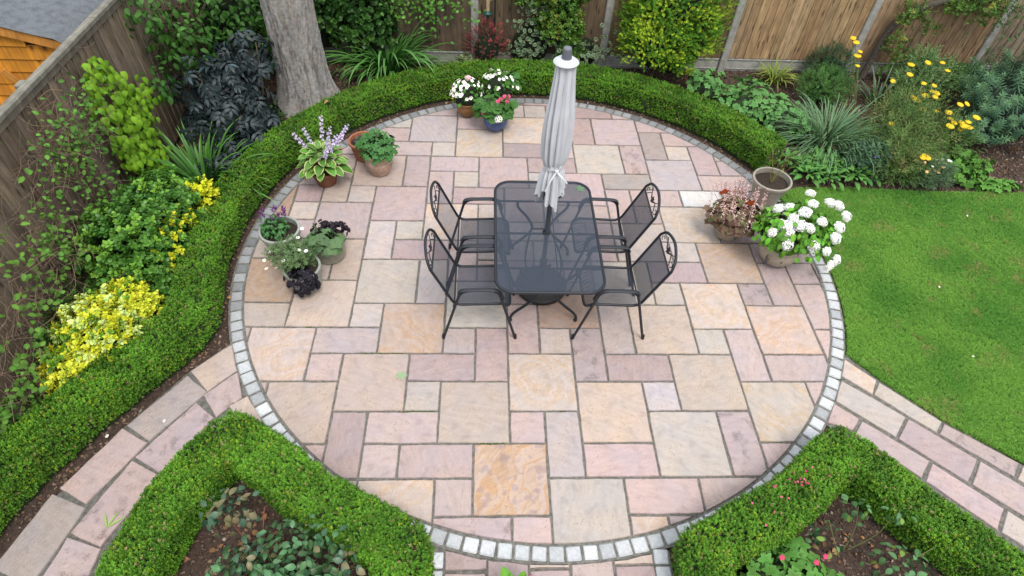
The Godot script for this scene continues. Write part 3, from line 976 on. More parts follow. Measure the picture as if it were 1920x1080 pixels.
func build_parasol() -> void:
	var t := thing("parasol", "closed pale grey parasol tied round the middle, on a pole in a black base", "parasol", V(0.0, 0, 0.43))
	var m := MB.new()
	var bk := Color(0.012, 0.013, 0.015)
	m.lathe([Vector2(0, 0), Vector2(0.235, 0), Vector2(0.25, 0.012), Vector2(0.25, 0.035), Vector2(0.238, 0.05), Vector2(0.215, 0.052), Vector2(0.205, 0.062), Vector2(0.15, 0.085), Vector2(0.09, 0.10), Vector2(0.045, 0.108), Vector2(0.04, 0.11)], 48, [bk])
	var b := put(m, "base", MAT.plastic, t)
	m = MB.new()
	m.lathe([Vector2(0.04, 0.10), Vector2(0.04, 0.13), Vector2(0.031, 0.14), Vector2(0.031, 0.34), Vector2(0.036, 0.345), Vector2(0.036, 0.375), Vector2(0.026, 0.38)], 24, [bk])
	put(m, "tube", MAT.plastic, b)
	m = MB.new()
	m.tube([V(0.03, 0.3, 0.0), V(0.075, 0.3, 0.0)], [0.008, 0.014], 8, bk)
	put(m, "clamp_knob", MAT.plastic, b)
	m = MB.new()
	m.tube([V(0, 0.15, 0), V(0, 1.5, 0), V(0, 2.36, 0)], [0.0215], 16, Color(0.05, 0.055, 0.065))
	put(m, "pole", MAT.plastic, t)
	var cloth := Color(0.60, 0.625, 0.675)
	var rows := []
	var cols := []
	var NA := 144
	for i in 57:
		var s := i / 56.0  # 0 at the hem, 1 under the cap
		var y0 := 1.165
		var row := PackedVector3Array()
		for k in NA:
			var a := TAU * k / NA
			var seg := 2.0 * pow(absf(cos(a * 5.0 + 0.7 * sin(a * 3.0 + s * 1.4))), 0.6) - 1.0
			var fine := sin(a * 16.0 + 3.0 * s + 1.0)
			var drop := 0.07 * cos(a * 3.0 + 0.9) + 0.035 * signf(sin(a * 8.0 + 1.0)) * pow(absf(sin(a * 8.0 + 1.0)), 0.5)
			var y := lerpf(y0 + drop, 2.355, s)
			if i < 10: y += 0.0
			var w := smoothstep(0.0, 1.0, clampf((y - 1.46) / 0.9, 0, 1))
			var r: float
			if y > 1.47: r = lerpf(0.096, 0.100, smoothstep(1.47, 1.75, y)) + 0.012 * sin(clampf((y - 1.47) / 0.55, 0, 1) * PI) - 0.030 * smoothstep(1.9, 2.36, y)
			else: r = lerpf(0.092, 0.124, smoothstep(0.0, 0.42, 1.47 - y)) + 0.0
			var pinch := exp(-pow((y - 1.47) / 0.06, 2.0))
			r -= pinch * 0.022
			var amp := 0.40 * (1.0 - pinch * 0.5) * (1.0 - 0.35 * smoothstep(2.15, 2.36, y))
			r *= 1.0 - amp * (0.5 - 0.5 * seg) + 0.07 * fine * (1.0 - w * 0.6)
			var sway := Vector2(-0.012, 0.006) * (1.0 - s)
			row.append(V(cos(-a) * r * 1.05 + sway.x, y, sin(-a) * r + sway.y))
		rows.append(row)
		cols.append(cloth)
	m = MB.new()
	m.grid(rows, cols, true)
	var canopy := put(m, "canopy", MAT.cloth, t)
	m = MB.new()
	var inner := []
	for i in [0, 4, 8]:
		var row := PackedVector3Array()
		for p in rows[i]: row.append(V(p.x * 0.72, p.y + 0.012, p.z * 0.72))
		inner.append(row)
	inner.append(rows[0])
	inner.reverse()
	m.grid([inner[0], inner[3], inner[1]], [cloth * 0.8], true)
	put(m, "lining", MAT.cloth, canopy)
	for k in 8:  # the eight ribs end in little caps at the hem
		var a := TAU * (k + 0.35) / 8.0
		m = MB.new()
		m.tube([V(cos(a) * 0.03, 2.2, sin(a) * 0.03), V(cos(a) * 0.05, 1.5, sin(a) * 0.05), V(cos(a) * 0.075, 1.14, sin(a) * 0.075)], [0.006], 6, Color(0.05, 0.05, 0.055))
		put(m, "rib", MAT.plastic, t)
	m = MB.new()
	var band := []
	for h in [1.452, 1.456, 1.486, 1.49]:
		var row := PackedVector3Array()
		for k in 48:
			var a := -TAU * k / 48.0
			var r := 0.077 + 0.003 * sin(a * 7.0) + (0.003 if h > 1.454 and h < 1.488 else 0.0)
			row.append(V(cos(a) * r - 0.009, h + 0.012 * sin(a + 1.0) - 0.008 * cos(a * 2.0), sin(a) * r + 0.003))
		band.append(row)
	m.grid(band, [cloth * 1.05], true)
	put(m, "tie_band", MAT.cloth, canopy)
	m = MB.new()
	m.lathe([Vector2(0, -0.013), Vector2(0.014, -0.009), Vector2(0.018, 0), Vector2(0.012, 0.01), Vector2(0, 0.014)], 12, [cloth * 1.05], V(0.012, 1.468, 0.082))
	put(m, "knot", MAT.cloth, canopy)
	for e in [[V(-0.035, 1.40, 0.12), V(-0.07, 1.30, 0.135)], [V(0.06, 1.43, 0.12), V(0.105, 1.36, 0.10)]]:
		m = MB.new()
		m.tube(curve([V(0.012, 1.468, 0.088), e[0], e[1]], 6), [0.011, 0.009], 8, cloth * 1.08, Vector2(1, 0.25))
		put(m, "tie_end", MAT.cloth, canopy)
	m = MB.new()
	m.lathe([Vector2(0.05, 2.345), Vector2(0.088, 2.338), Vector2(0.091, 2.345), Vector2(0.07, 2.36), Vector2(0.04, 2.37), Vector2(0.03, 2.372)], 40, [cloth * 0.92])
	put(m, "cap_disc", MAT.cloth, t)
	m = MB.new()
	m.lathe([Vector2(0.036, 2.362), Vector2(0.036, 2.372), Vector2(0.031, 2.43), Vector2(0.029, 2.442), Vector2(0.022, 2.449), Vector2(0, 2.450)], 32, [Color(0.13, 0.145, 0.175)])
	put(m, "finial", MAT.plastic, t)

# ---- fences, shed, trunk ----
func boards(t: Node3D, o: Vector3, along: Vector3, out: Vector3, len: float, y0: float, y1: float, bw: float, tone: Color, tone2: Color, feather := 0.085) -> void:
	var n := int(round(len / bw))
	var bas := Basis(along, Vector3.UP, along.cross(Vector3.UP))
	for k in n:
		var m := MB.new()
		var w := len / n
		var c := vary(tone.lerp(tone2, clampf(rng.randf() + N(o * 3.0 + V(k, 0, 0), 3.0) * 0.6, 0, 1)), 0.13)
		m.box(Vector3.ZERO, Vector3(w * 1.10, y1 - y0 + rf(-0.006, 0.006), 0.013), c, 0.002, Basis.IDENTITY, 1.0)
		var u := Vector2(rf(0, 1), rf(0, 1))
		for i in m.v.size(): m.uv[i] = Vector2(m.v[i].x * 1.9, m.v[i].y * 0.8) + u
		# feather edge: each board leans over the next
		var b2 := bas * Basis(Vector3.UP, feather)
		put(m, "board", MAT.wood, t, Transform3D(b2, o + along * (w * (k + 0.5)) + V(0, (y0 + y1) * 0.5, 0) + out * rf(0.0, 0.003)))
	if true:
		var back := MB.new()
		back.box(o + along * len * 0.5 + V(0, (y0 + y1) * 0.5 - 0.005, 0) - out * 0.02, Vector3(len, y1 - y0 - 0.02, 0.01), tone * 0.5, 0.001, bas)
		put(back, "backing_rail", MAT.wood, t)

func build_fences() -> void:
	# back fence: concrete posts and gravel boards, panels of upright boards
	var z := -3.97
	var px := [-4.35, -2.55, -0.72, 1.13, 2.93, 4.83, 6.72, 8.6]
	var tones := [[Color(0.15, 0.105, 0.07), Color(0.23, 0.165, 0.11)], [Color(0.16, 0.115, 0.08), Color(0.235, 0.17, 0.12)], [Color(0.16, 0.115, 0.075), Color(0.23, 0.17, 0.11)], [Color(0.20, 0.14, 0.075), Color(0.30, 0.21, 0.11)], [Color(0.50, 0.325, 0.18), Color(0.60, 0.41, 0.245)], [Color(0.40, 0.26, 0.165), Color(0.50, 0.345, 0.225)], [Color(0.33, 0.26, 0.19), Color(0.43, 0.35, 0.26)]]
	var bf := thing("back_fence", "wooden boarded fence with concrete posts along the back of the garden", "fence", V(0, 0, z))
	for i in px.size():
		var m := MB.new()
		m.box(V(0, 0.90, 0), V(0.105, 1.95, 0.11), Color(0.43, 0.43, 0.40), 0.012, Basis.IDENTITY, 1.4)
		var post := put(m, "post", MAT.concrete, bf, Transform3D(Basis.IDENTITY, V(px[i], 0, 0)))
		m = MB.new()
		m.box(V(0, 1.885, 0), V(0.08, 0.02, 0.085), Color(0.43, 0.43, 0.40), 0.008, Basis.IDENTITY, 1.4)
		put(m, "cap", MAT.concrete, post)
		if i == px.size() - 1: break
		var len: float = px[i + 1] - px[i] - 0.11
		m = MB.new()
		m.box(V(len * 0.5, 1.855, 0.012), V(len, 0.03, 0.06), tones[i][0], 0.004)
		var f := put(m, "panel", MAT.wood, bf, Transform3D(Basis.IDENTITY, V(px[i] + 0.055, 0, 0)))
		boards(f, V(0, 0, 0.02), V(1, 0, 0), V(0, 0, 1), len, 0.165, 1.84, 0.118, tones[i][0], tones[i][1])
		for y in [0.42, 0.95, 1.5]:
			var nm := MB.new()
			for k in int(len / 0.118):
				nm.add(knob(), Transform3D(Basis.IDENTITY, V((k + 0.3) * len / int(len / 0.118), y + rf(-0.006, 0.006), 0.031)))
			put(nm, "nail_row", MAT.rust, f).set_meta("kind", "stuff")
		m = MB.new()
		m.box(V(len * 0.5, 0.05, 0.0), V(len, 0.215, 0.045), Color(0.45, 0.45, 0.42), 0.006, Basis.IDENTITY, 1.4)
		m.box(V(len * 0.5, 0.145, 0.027), V(len - 0.02, 0.02, 0.012), Color(0.47, 0.47, 0.44), 0.004, Basis.IDENTITY, 1.4)
		m.box(V(len * 0.5, 0.005, 0.027), V(len - 0.02, 0.02, 0.012), Color(0.47, 0.47, 0.44), 0.004, Basis.IDENTITY, 1.4)
		put(m, "gravel_board", MAT.concrete, bf, Transform3D(Basis.IDENTITY, V(px[i] + 0.055, 0, 0)))
	# left fence
	var lf := thing("side_fence", "weathered grey brown boarded fence down the left side, with a capping rail", "fence", V(-4.27, 0, 3.6))
	for i in 3:
		var m := MB.new()
		m.box(V(0.0, 1.685, -1.245), V(0.075, 0.045, 2.49), Color(0.27, 0.255, 0.23), 0.006, Basis.IDENTITY, 1.2)
		var f := put(m, "panel", MAT.wood, lf, Transform3D(Basis.IDENTITY, V(0, 0, -2.5 * i)))
		boards(f, V(0.0, 0, 0), V(0, 0, -1), V(1, 0, 0), 2.49, 0.02, 1.66, 0.108, Color(0.185, 0.135, 0.10), Color(0.34, 0.265, 0.205), 0.115)
		m = MB.new()
		m.box(V(0.008, 1.63, -1.245), V(0.03, 0.06, 2.49), Color(0.22, 0.19, 0.16), 0.004, Basis.IDENTITY, 1.2)
		put(m, "top_rail", MAT.wood, f)
	var sp := thing("timber_post", "grey square timber post end showing over the left fence", "fence post", V(-4.40, 0, -0.33))
	var m := MB.new()
	m.box(V(0, 0.82, 0), V(0.10, 1.64, 0.10), Color(0.27, 0.265, 0.24), 0.006, Basis.IDENTITY, 1.2)
	put(m, "shaft", MAT.wood, sp)
	# the neighbour's shed: gable end towards the house, felt roof falling to the fence
	var s := thing("shed", "orange stained garden shed with a grey felt roof behind the left fence", "shed")
	var slope := 0.27
	var tilt := Basis(V(0, 0, 1), -atan(slope))
	for k in 15:
		var y := 0.07 + 0.128 * k
		var x1 := minf(-4.42, -4.42 - maxf(0.0, (y - 1.50) / slope))
		m = MB.new()
		m.box(Vector3.ZERO, V(x1 + 7.0, 0.138, 0.02), vary(Color(0.86, 0.345, 0.03), 0.05), 0.004, Basis.IDENTITY, 0.8)
		put(m, "wall_board", MAT.wood, s, Transform3D(Basis(Vector3.RIGHT, -0.10), V((x1 - 7.0) * 0.5, y, -1.14)))
	m = MB.new()
	m.box(V(-5.7, 1.545 + slope * 1.32, -1.10), V(2.75, 0.085, 0.028), Color(0.76, 0.33, 0.07), 0.005, tilt, 0.8)
	put(m, "fascia", MAT.wood, s)
	m = MB.new()
	m.box(V(-4.82, 0.75, -1.115), V(0.075, 1.3, 0.03), Color(0.76, 0.33, 0.07), 0.005, Basis(V(0, 0, 1), 0.55), 0.8)
	put(m, "door_brace", MAT.wood, s)
	m = MB.new()
	var rr := []
	for i in 15:
		var row := PackedVector3Array()
		for j in 21:
			var p := V(-4.36 - 2.7 * j / 20.0, 0, -1.07 - 3.4 * i / 14.0)
			p.y = 1.61 + slope * (-4.36 - p.x) + N(p, 2.0) * 0.012
			if j == 0: p.y -= 0.05
			row.append(p)
		rr.append(row)
	m.grid(rr, [Color(0.135, 0.15, 0.17)], false, Vector2(3, 3.5))
	for i in m.nr.size():
		if m.nr[i].y < 0: m.nr[i] = -m.nr[i]
	var fx := m.ix.duplicate()
	m.ix.clear()
	for i in range(0, fx.size(), 3): m.face(fx[i], fx[i + 1], fx[i + 2])
	put(m, "roof", MAT.felt, s)
	m = MB.new()
	m.box(V(-5.72, 0.74, -2.75), V(2.58, 1.48, 3.1), Color(0.2, 0.09, 0.03), 0.004)
	put(m, "wall", MAT.wood, s)
	m = MB.new()
	m.box(V(-4.75, 1.755, -1.98), V(0.42, 0.025, 0.05), Color(0.34, 0.34, 0.32), 0.004, tilt * Basis(Vector3.UP, 0.2))
	put(m, "batten", MAT.wood, s)

func knob() -> MB:
	var m := MB.new()
	m.box(Vector3.ZERO, V(0.011, 0.011, 0.003), Color(0.05, 0.03, 0.02), 0.001)
	return m

func build_trunk() -> void:
	var t := thing("tree", "big grey barked tree trunk flaring at its foot behind the hedge", "tree")
	var rows := []
	var cols := []
	var c0 := V(-2.90, 0, -2.86)
	for i in 110:
		var h := pow(i / 109.0, 1.25) * 5.2 - 0.05
		var row := PackedVector3Array()
		var cr := PackedColorArray()
		for k in 120:
			var a := -TAU * k / 120.0
			var flare := exp(-h / 0.22)
			var r := 0.285 + 0.025 * exp(-h / 0.8) + flare * (0.10 + 0.075 * sin(a * 3.0 + 0.6) + 0.05 * sin(a * 5.0 + 2.0))
			r *= 1.0 - 0.025 * h
			var q := V(cos(a), h * 0.28, sin(a))
			var plate := absf(N(V(q.x * 2.3, h * 0.55, q.z * 2.3), 2.2))
			var crack := smoothstep(0.13, 0.0, plate)
			var lump := N(q, 1.1)
			r += lump * 0.03 - crack * 0.022 + N(V(q.x, h * 1.2, q.z), 9.0) * 0.009 + N(V(q.x, h * 1.8, q.z), 26.0) * 0.006
			row.append(c0 + V(cos(a) * r + 0.03 * h * h * 0.1, h, sin(a) * r))
			var k2 := clampf(0.5 + N(q + V(5, 0, 0), 2.2) * 0.9, 0, 1)
			var c := Color(0.27, 0.258, 0.25).lerp(Color(0.44, 0.425, 0.42), k2)
			c = c.lerp(Color(0.15, 0.14, 0.125), crack * 0.75)
			if N(V(q.x * 3.0, h * 1.2, q.z * 3.0), 3.0) > 0.42: c = c.lerp(Color(0.48, 0.38, 0.30), 0.6)
			cr.append(vary(c, 0.13))
		row.append(row[0]); cr.append(cr[0])
		rows.append(row)
		cols.append(cr)
	var m := MB.new()
	m.grid(rows, cols, false, Vector2(3, 9))
	put(m, "trunk", MAT.bark, t)

# ---- plants ----
func vset(n: int, f: Callable) -> Array:  # n variants of a leaf mesh
	var out := []
	for i in n: out.append((f.call() as MB).mesh())
	return out

func dome(n: int, c: Vector3, r: Vector3, smin := 0.8, smax := 1.2, droop := 0.35, low := -0.25, fill := 0.2, gap := 0.0) -> Array:  # leaf places over an uneven rounded crown
	var out := []
	var tries := 0
	while out.size() < n and tries < n * 8:
		tries += 1
		var d := V(rng.randfn(), rng.randfn(), rng.randfn()).normalized()
		if d.y < low: continue
		var k := 1.0 - absf(rng.randfn()) * fill + N(c + d * 0.7, 3.5) * 0.30
		if gap > 0 and N(c * 3.0 + d, 3.0) < -0.35 + gap * 0.5: continue
		var p := c + V(d.x * r.x, d.y * r.y, d.z * r.z) * k
		if p.y < 0.01: continue
		var nn := (d * 0.8 + V(0, 0.75, 0) + rv(0.35)).normalized()
		var tan := (d - nn * d.dot(nn) + rv(0.7) - V(0, droop, 0)).normalized()
		out.append(aim(p, tan, nn, rf(smin, smax)))
	return out

func tips(n: int, c: Vector3, r: Vector3, smin := 0.8, smax := 1.2, low := -0.3, fill := 0.16) -> Array:  # twig ends pointing out of a crown
	var out := []
	while out.size() < n:
		var d := V(rng.randfn(), rng.randfn(), rng.randfn()).normalized()
		if d.y < low: continue
		var k := 1.0 - absf(rng.randfn()) * fill + N(c + d * 0.8, 3.0) * 0.32
		var p := c + V(d.x * r.x, d.y * r.y, d.z * r.z) * k
		if p.y < 0.01: continue
		out.append(aim(p, d + V(0, 0.5, 0) + rv(0.5), rv(1), rf(smin, smax)))
	return out

func tones(xfs: Array, a: Color, b: Color, f := 3.0, c := Color(0, 0, 0, 0), share := 0.0) -> Array:
	var out := []
	for x in xfs:
		var t := clampf(0.5 + N(x.origin, f) * 0.8 + rf(-0.35, 0.35), 0, 1)
		var k := a.lerp(b, t)
		if share > 0 and N(x.origin + V(3, 8, 1), f * 0.8) * 0.6 + rf(0, 1) > 1.0 - share: k = c
		out.append(vary(k, 0.16))
	return out

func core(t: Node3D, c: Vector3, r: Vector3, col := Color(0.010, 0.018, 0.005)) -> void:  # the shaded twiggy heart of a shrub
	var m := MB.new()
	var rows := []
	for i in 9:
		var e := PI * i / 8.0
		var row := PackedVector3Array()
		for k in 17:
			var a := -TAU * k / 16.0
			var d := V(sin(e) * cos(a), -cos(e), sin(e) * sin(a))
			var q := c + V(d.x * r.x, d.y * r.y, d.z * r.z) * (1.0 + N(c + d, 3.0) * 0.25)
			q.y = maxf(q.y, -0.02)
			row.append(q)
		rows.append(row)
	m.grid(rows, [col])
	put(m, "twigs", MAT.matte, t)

func stems(t: Node3D, list: Array, r: float, col: Color, called := "stem") -> void:
	for pts in list:
		var m := MB.new()
		m.tube(curve(pts, 5), [r, r * 0.9, r * 0.8, r * 0.7, r * 0.5], 6, col)
		put(m, called, MAT.matte, t)

func pot(called: String, label: String, at: Vector3, rb: float, rr: float, h: float, col: Color, mat: Material, style := 0, soil := 0.03, belly := 0.0) -> Node3D:
	var t := thing(called, label, "potted plant", at, rf(0, TAU), "potted plants on the patio")
	var prof := []
	var cols := []
	prof.append(Vector2(0, 0.001)); prof.append(Vector2(rb - 0.01, 0.0)); prof.append(Vector2(rb, 0.008))
	var n := 14
	for i in range(1, n + 1):
		var u := float(i) / n
		var r := lerpf(rb, rr, pow(u, 0.8 if style == 1 else 1.0)) + belly * sin(u * PI)
		if style == 2: r += 0.004 * sin(u * 46.0)
		prof.append(Vector2(r, 0.008 + (h * 0.86 - 0.008) * u))
	var rim := 0.012 if style != 3 else 0.018
	prof.append_array([Vector2(rr + rim * 0.4, h * 0.865), Vector2(rr + rim, h * 0.885), Vector2(rr + rim * 1.1, h * 0.97), Vector2(rr + rim * 0.8, h), Vector2(rr - 0.006, h), Vector2(rr - 0.014, h * 0.985), Vector2(rr - 0.018, h - soil - 0.03)])
	for i in prof.size():
		var c := col
		if style == 3:  # weathered clay: lime bloom
			c = col.lerp(Color(0.52, 0.45, 0.38), clampf(0.45 + N(V(i, at.x, 0), 0.7) * 1.2, 0.05, 0.85))
		cols.append(c)
	var m := MB.new()
	m.lathe(prof, 48, cols, Vector3.ZERO, Vector2(4, 2))
	if style == 3 or style == 1:
		for i in m.v.size():
			var q := N(m.v[i] * 1.0 + at, 9.0)
			m.cl[i] = m.cl[i].lerp(m.cl[i] * (0.7 if q < 0 else 1.25), clampf(absf(q) * 1.4, 0, 1))
	put(m, "pot", mat, t)
	m = MB.new()
	var rows := []
	for i in 6:
		var row := PackedVector3Array()
		for k in 25:
			var a := -TAU * k / 24.0
			var r := (rr - 0.015) * (1.0 - i / 5.0)
			row.append(V(cos(a) * r, h - soil + N(V(cos(a) * r, at.x, sin(a) * r), 14.0) * 0.012, sin(a) * r))
		rows.append(row)
	m.grid(rows, [Color(0.045, 0.03, 0.021)])
	put(m, "soil", MAT.soil, t)
	return t

func band(t: Node3D, r: float, y: float, w: float, col: Color) -> void:
	var m := MB.new()
	m.lathe([Vector2(r, y), Vector2(r + 0.0015, y + w * 0.3), Vector2(r + 0.0015, y + w * 0.7), Vector2(r + 0.001, y + w)], 48, [col])
	put(m, "painted_band", MAT.glaze, t.get_node("pot"))

func rosette(n: int, at: Vector3, r: float, hgt: float, ls: float, inner := 0.15) -> Array:  # basal leaves on arching stalks
	var out := []
	for i in n:
		var u := (i + 0.5) / n
		var az := i * 2.39996 + rf(-0.25, 0.25)
		var el := lerpf(1.15, -0.12, pow(u, 0.8)) + rf(-0.15, 0.15)
		var d := V(cos(az) * cos(el), sin(el), sin(az) * cos(el))
		var p := at + V(cos(az) * r * (inner + u * 0.62), hgt * (1.0 - 0.62 * u * u), sin(az) * r * (inner + u * 0.62))
		out.append(aim(p, d, V(0, 1, 0) + V(cos(az), 0, sin(az)) * -0.1 + rv(0.15), ls * rf(0.75, 1.15) * (0.8 + 0.3 * u)))
	return out

func floret(R: float, pet: int, col: Color, eye: Color, cup := 0.3) -> MB:  # an open flower, face up
	var m := MB.new()
	for k in pet:
		var a := TAU * k / pet
		m.add(leaf(R, R * 2.6 / pet + R * 0.25, 3, 0.1, -cup, col, Color(0, 0, 0, 0), 1.4, 0.6), aim(Vector3.ZERO, V(cos(a), 0.25, sin(a)), Vector3.UP))
	m.lathe([Vector2(R * 0.2, 0.0), Vector2(R * 0.17, R * 0.14), Vector2(0, R * 0.2)], 8, [eye])
	return m

func mophead(R: float, col: Color, n := 70, fr := 0.014) -> MB:  # a rounded head of many four-petalled florets
	var m := MB.new()
	var fl := []
	for j in 3: fl.append(floret(fr, 4, vary(col, 0.05), col * 0.85, 0.2))
	for i in n:
		var y := 1.0 - 1.55 * (i + 0.5) / n
		var a := i * 2.39996
		var d := V(cos(a) * sqrt(1 - y * y), y, sin(a) * sqrt(1 - y * y))
		var z := (V(0.3, 0.9, 0.1)).cross(d).normalized()
		m.add(fl[i % 3], aim(V(d.x * R, d.y * R * 0.8, d.z * R) * (rf(0.88, 1.06) + N(d * 1.0 + V(R * 90, 0, 0), 1.6) * 0.22), z + rv(0.25), d + rv(0.25), rf(0.85, 1.2)), Color(1, 1, 1) * rf(0.92, 1.05))
	return m

func build_pots() -> void:
	var clay := Color(0.33, 0.125, 0.06)
	var grey := Color(0.30, 0.325, 0.295)
	# hosta
	var t := pot("potted_hosta", "hosta with cream edged leaves and lilac flower spikes in a brown clay pot", V(-2.35, 0, -1.13), 0.105, 0.15, 0.20, Color(0.20, 0.075, 0.04), MAT.clay)
	var lv := vset(4, func() -> MB: return leaf(rf(0.15, 0.18), 0.105, 6, 0.22, 0.9, vary(Color(0.085, 0.205, 0.03), 0.3), Color(0.60, 0.60, 0.27), 0.8, 0.62))
	parts(lv, "leaf", MAT.gloss_leaf, rosette(34, V(0, 0.19, 0), 0.23, 0.13, 1.0) + rosette(34, V(0, 0.23, 0), 0.19, 0.20, 0.95), t)
	var bell := MB.new()
	for k in 5:
		bell.add(leaf(0.042, 0.016, 3, 0.4, -0.5, Color(0.58, 0.50, 0.70)), aim(Vector3.ZERO, V(cos(k * 1.257) * 0.4, sin(k * 1.257) * 0.4, 1), V(cos(k * 1.257), sin(k * 1.257), 0)))
	var bm := bell
	for i in 9:
		var a := rf(0, TAU)
		var lean := V(cos(a), 0, sin(a)) * rf(0.10, 0.32) + V(-0.03, 0, -0.06)
		var top := V(0, rf(0.52, 0.72), 0) + lean
		var m := MB.new()
		m.tube(curve([V(0, 0.22, 0), V(0, 0.42, 0) + lean * 0.5, top], 4), [0.004, 0.0025], 6, Color(0.24,0.22,0.28))
		for k in 16:
			var u := 0.55 + 0.45 * k / 16.0
			var p := V(0, 0.22, 0).lerp(top, u) + lean * 0.0
			var th := k * 2.4
			m.add(bm, aim(p, V(cos(th), -0.35 + 0.6 * u, sin(th)), V.call(0.0, 1.0, 0.0) if false else Vector3.UP, rf(0.65, 1.0) * (1.25 - u * 0.5)), Color(1, 1, 1) * rf(0.85, 1.25))
		put(m, "flower_spike", MAT.petal, t)
	# shallow clay bowl with dark leaves
	t = pot("potted_heuchera", "few small purple leaves in a wide orange clay pot, half hidden by the scented geranium", V(-1.98, 0, -1.63), 0.125, 0.165, 0.24, Color(0.36, 0.13, 0.07), MAT.clay, 0, 0.05)
	lv = vset(3, func() -> MB: return lobed(0.045, 5, 0.15, vary(Color(0.06, 0.07, 0.06), 0.3), Color(0.08, 0.045, 0.05), 0.3))
	parts(lv, "leaf", MAT.gloss_leaf, rosette(12, V(0, 0.19, 0), 0.10, 0.05, 0.9), t)
	# scented geranium in weathered urn
	t = pot("potted_geranium", "leafy green scented geranium in a lime stained clay urn", V(-1.77, 0, -1.33), 0.095, 0.145, 0.29, Color(0.42, 0.215, 0.13), MAT.clay, 3, 0.035, 0.03)
	lv = vset(4, func() -> MB: return lobed(rf(0.036, 0.048), 5, 0.42, vary(Color(0.05, 0.145, 0.04), 0.25), vary(Color(0.065, 0.18, 0.05), 0.2), 0.5))
	parts(lv, "leaf", LEAF_M, dome(190, V(0.0, 0.36, 0.0), V(0.22, 0.16, 0.20), 0.8, 1.25, 0.2, -0.3, 0.3), t)
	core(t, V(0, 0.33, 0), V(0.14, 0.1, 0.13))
	# three pots at the back
	t = pot("potted_begonia", "white begonias with one pale pink geranium head in a glossy brown pot", V(-0.80, 0, -2.56), 0.075, 0.125, 0.21, Color(0.21, 0.105, 0.035), MAT.glaze, 1, 0.02, 0.02)
	begonia(t, V(0, 0.30, 0), V(0.21, 0.19, 0.19), 40, 70)
	var head := mophead(0.035, Color(0.78, 0.50, 0.55), 34).mesh()
	put(head, "geranium_head", MAT.petal, t, Transform3D(Basis(Vector3.UP, -t.rotation.y), Vector3.ZERO) * Transform3D(Basis.IDENTITY, V(0.02, 0.50, -0.05)))
	t = pot("potted_begonia", "white begonias spreading over a tall orange clay pot, behind the blue pot", V(-0.40, 0, -2.63), 0.085, 0.135, 0.27, Color(0.42, 0.17, 0.085), MAT.clay, 0, 0.02)
	begonia(t, V(0.0, 0.37, 0), V(0.24, 0.21, 0.19), 46, 80)
	lv = vset(3, func() -> MB: return lobed(0.045, 7, 0.14, vary(Color(0.05, 0.14, 0.03), 0.2), vary(Color(0.06, 0.17, 0.035), 0.2), 0.4))
	var xs := dome(40, Transform3D(Basis(Vector3.UP, -t.rotation.y), Vector3.ZERO) * V(0.17, 0.42, -0.05), V(0.12, 0.13, 0.12))
	parts(lv, "geranium_leaf", LEAF_M, xs, t)
	t = pot("potted_geranium", "zonal geranium with pink and white flower heads in a blue glazed pot", V(-0.43, 0, -2.26), 0.085, 0.155, 0.21, Color(0.05, 0.085, 0.22), MAT.glaze, 1, 0.02, 0.02)
	for i in 1: t.rotation.y = 0
	lv = vset(4, func() -> MB: return lobed(rf(0.045, 0.056), 7, 0.13, vary(Color(0.045, 0.13, 0.03), 0.2), vary(Color(0.055, 0.165, 0.035), 0.2), 0.4, 0.5))
	parts(lv, "leaf", LEAF_M, dome(110, V(0.0, 0.30, 0.0), V(0.20, 0.15, 0.17), 0.85, 1.3, 0.3, -0.35, 0.22) + dome(34, V(-0.17, 0.30, 0.02), V(0.10, 0.11, 0.10), 0.85, 1.3), t)
	core(t, V(0, 0.25, 0), V(0.13, 0.1, 0.12))
	put(mophead(0.045, Color(0.85, 0.86, 0.80), 40), "white_head", MAT.petal, t, Transform3D(Basis(Vector3.RIGHT, 0.6), V(0.03, 0.27, 0.19)))
	for q in [V(0.10, 0.47, 0.02), V(0.15, 0.45, -0.02), V(0.06, 0.44, 0.03), V(0.13, 0.43, 0.06), V(-0.16, 0.30, 0.12), V(0.02, 0.42, 0.05)]:
		put(mophead(0.022, Color(0.75, 0.10, 0.25), 12), "pink_head", MAT.petal, t, Transform3D(Basis.IDENTITY, q))
	# three grey green pots at the left
	t = pot("potted_bedding", "purple flowered bedding plant in the largest grey green pot, nearest the hedge", V(-2.56, 0, -0.02), 0.135, 0.185, 0.31, grey, MAT.glaze, 0, 0.06)
	t.rotation.y = 0
	band(t, 0.183, 0.225, 0.008, grey * 1.05)
	lv = vset(4, func() -> MB: return leaf(rf(0.04, 0.055), 0.026, 4, 0.25, 0.7, vary(Color(0.045, 0.12, 0.04), 0.3)))
	parts(lv, "leaf", LEAF_M, dome(210, V(-0.05, 0.31, -0.02), V(0.125, 0.13, 0.13), 0.8, 1.2, 0.2, -0.2, 0.3), t)
	core(t, V(-0.05, 0.29, -0.02), V(0.08, 0.08, 0.08))
	var pm := MB.new()
	for k in 6: pm.add(leaf(0.03, 0.013, 3, 0.3, -0.4, Color(0.10, 0.018, 0.13)), aim(V(0, 0.006 * k, 0), V(cos(k * 2.4), 0.9, sin(k * 2.4)), V(0, 1, 0.2)))
	var pme := pm.mesh()
	for k in 17: put(pme, "flower", MAT.petal, t, Transform3D(Basis(Vector3.UP, rf(0, 6)), V(-0.05 + rf(-0.13, 0.13), 0.425 + rf(-0.02, 0.03), -0.04 + rf(-0.11, 0.08))))
	t = pot("potted_heuchera", "silvery green and near black heucheras in a buff grey tapered pot", V(-2.11, 0, 0.02), 0.15, 0.165, 0.21, Color(0.26, 0.255, 0.21), MAT.glaze, 0, 0.03)
	t.rotation.y = 0
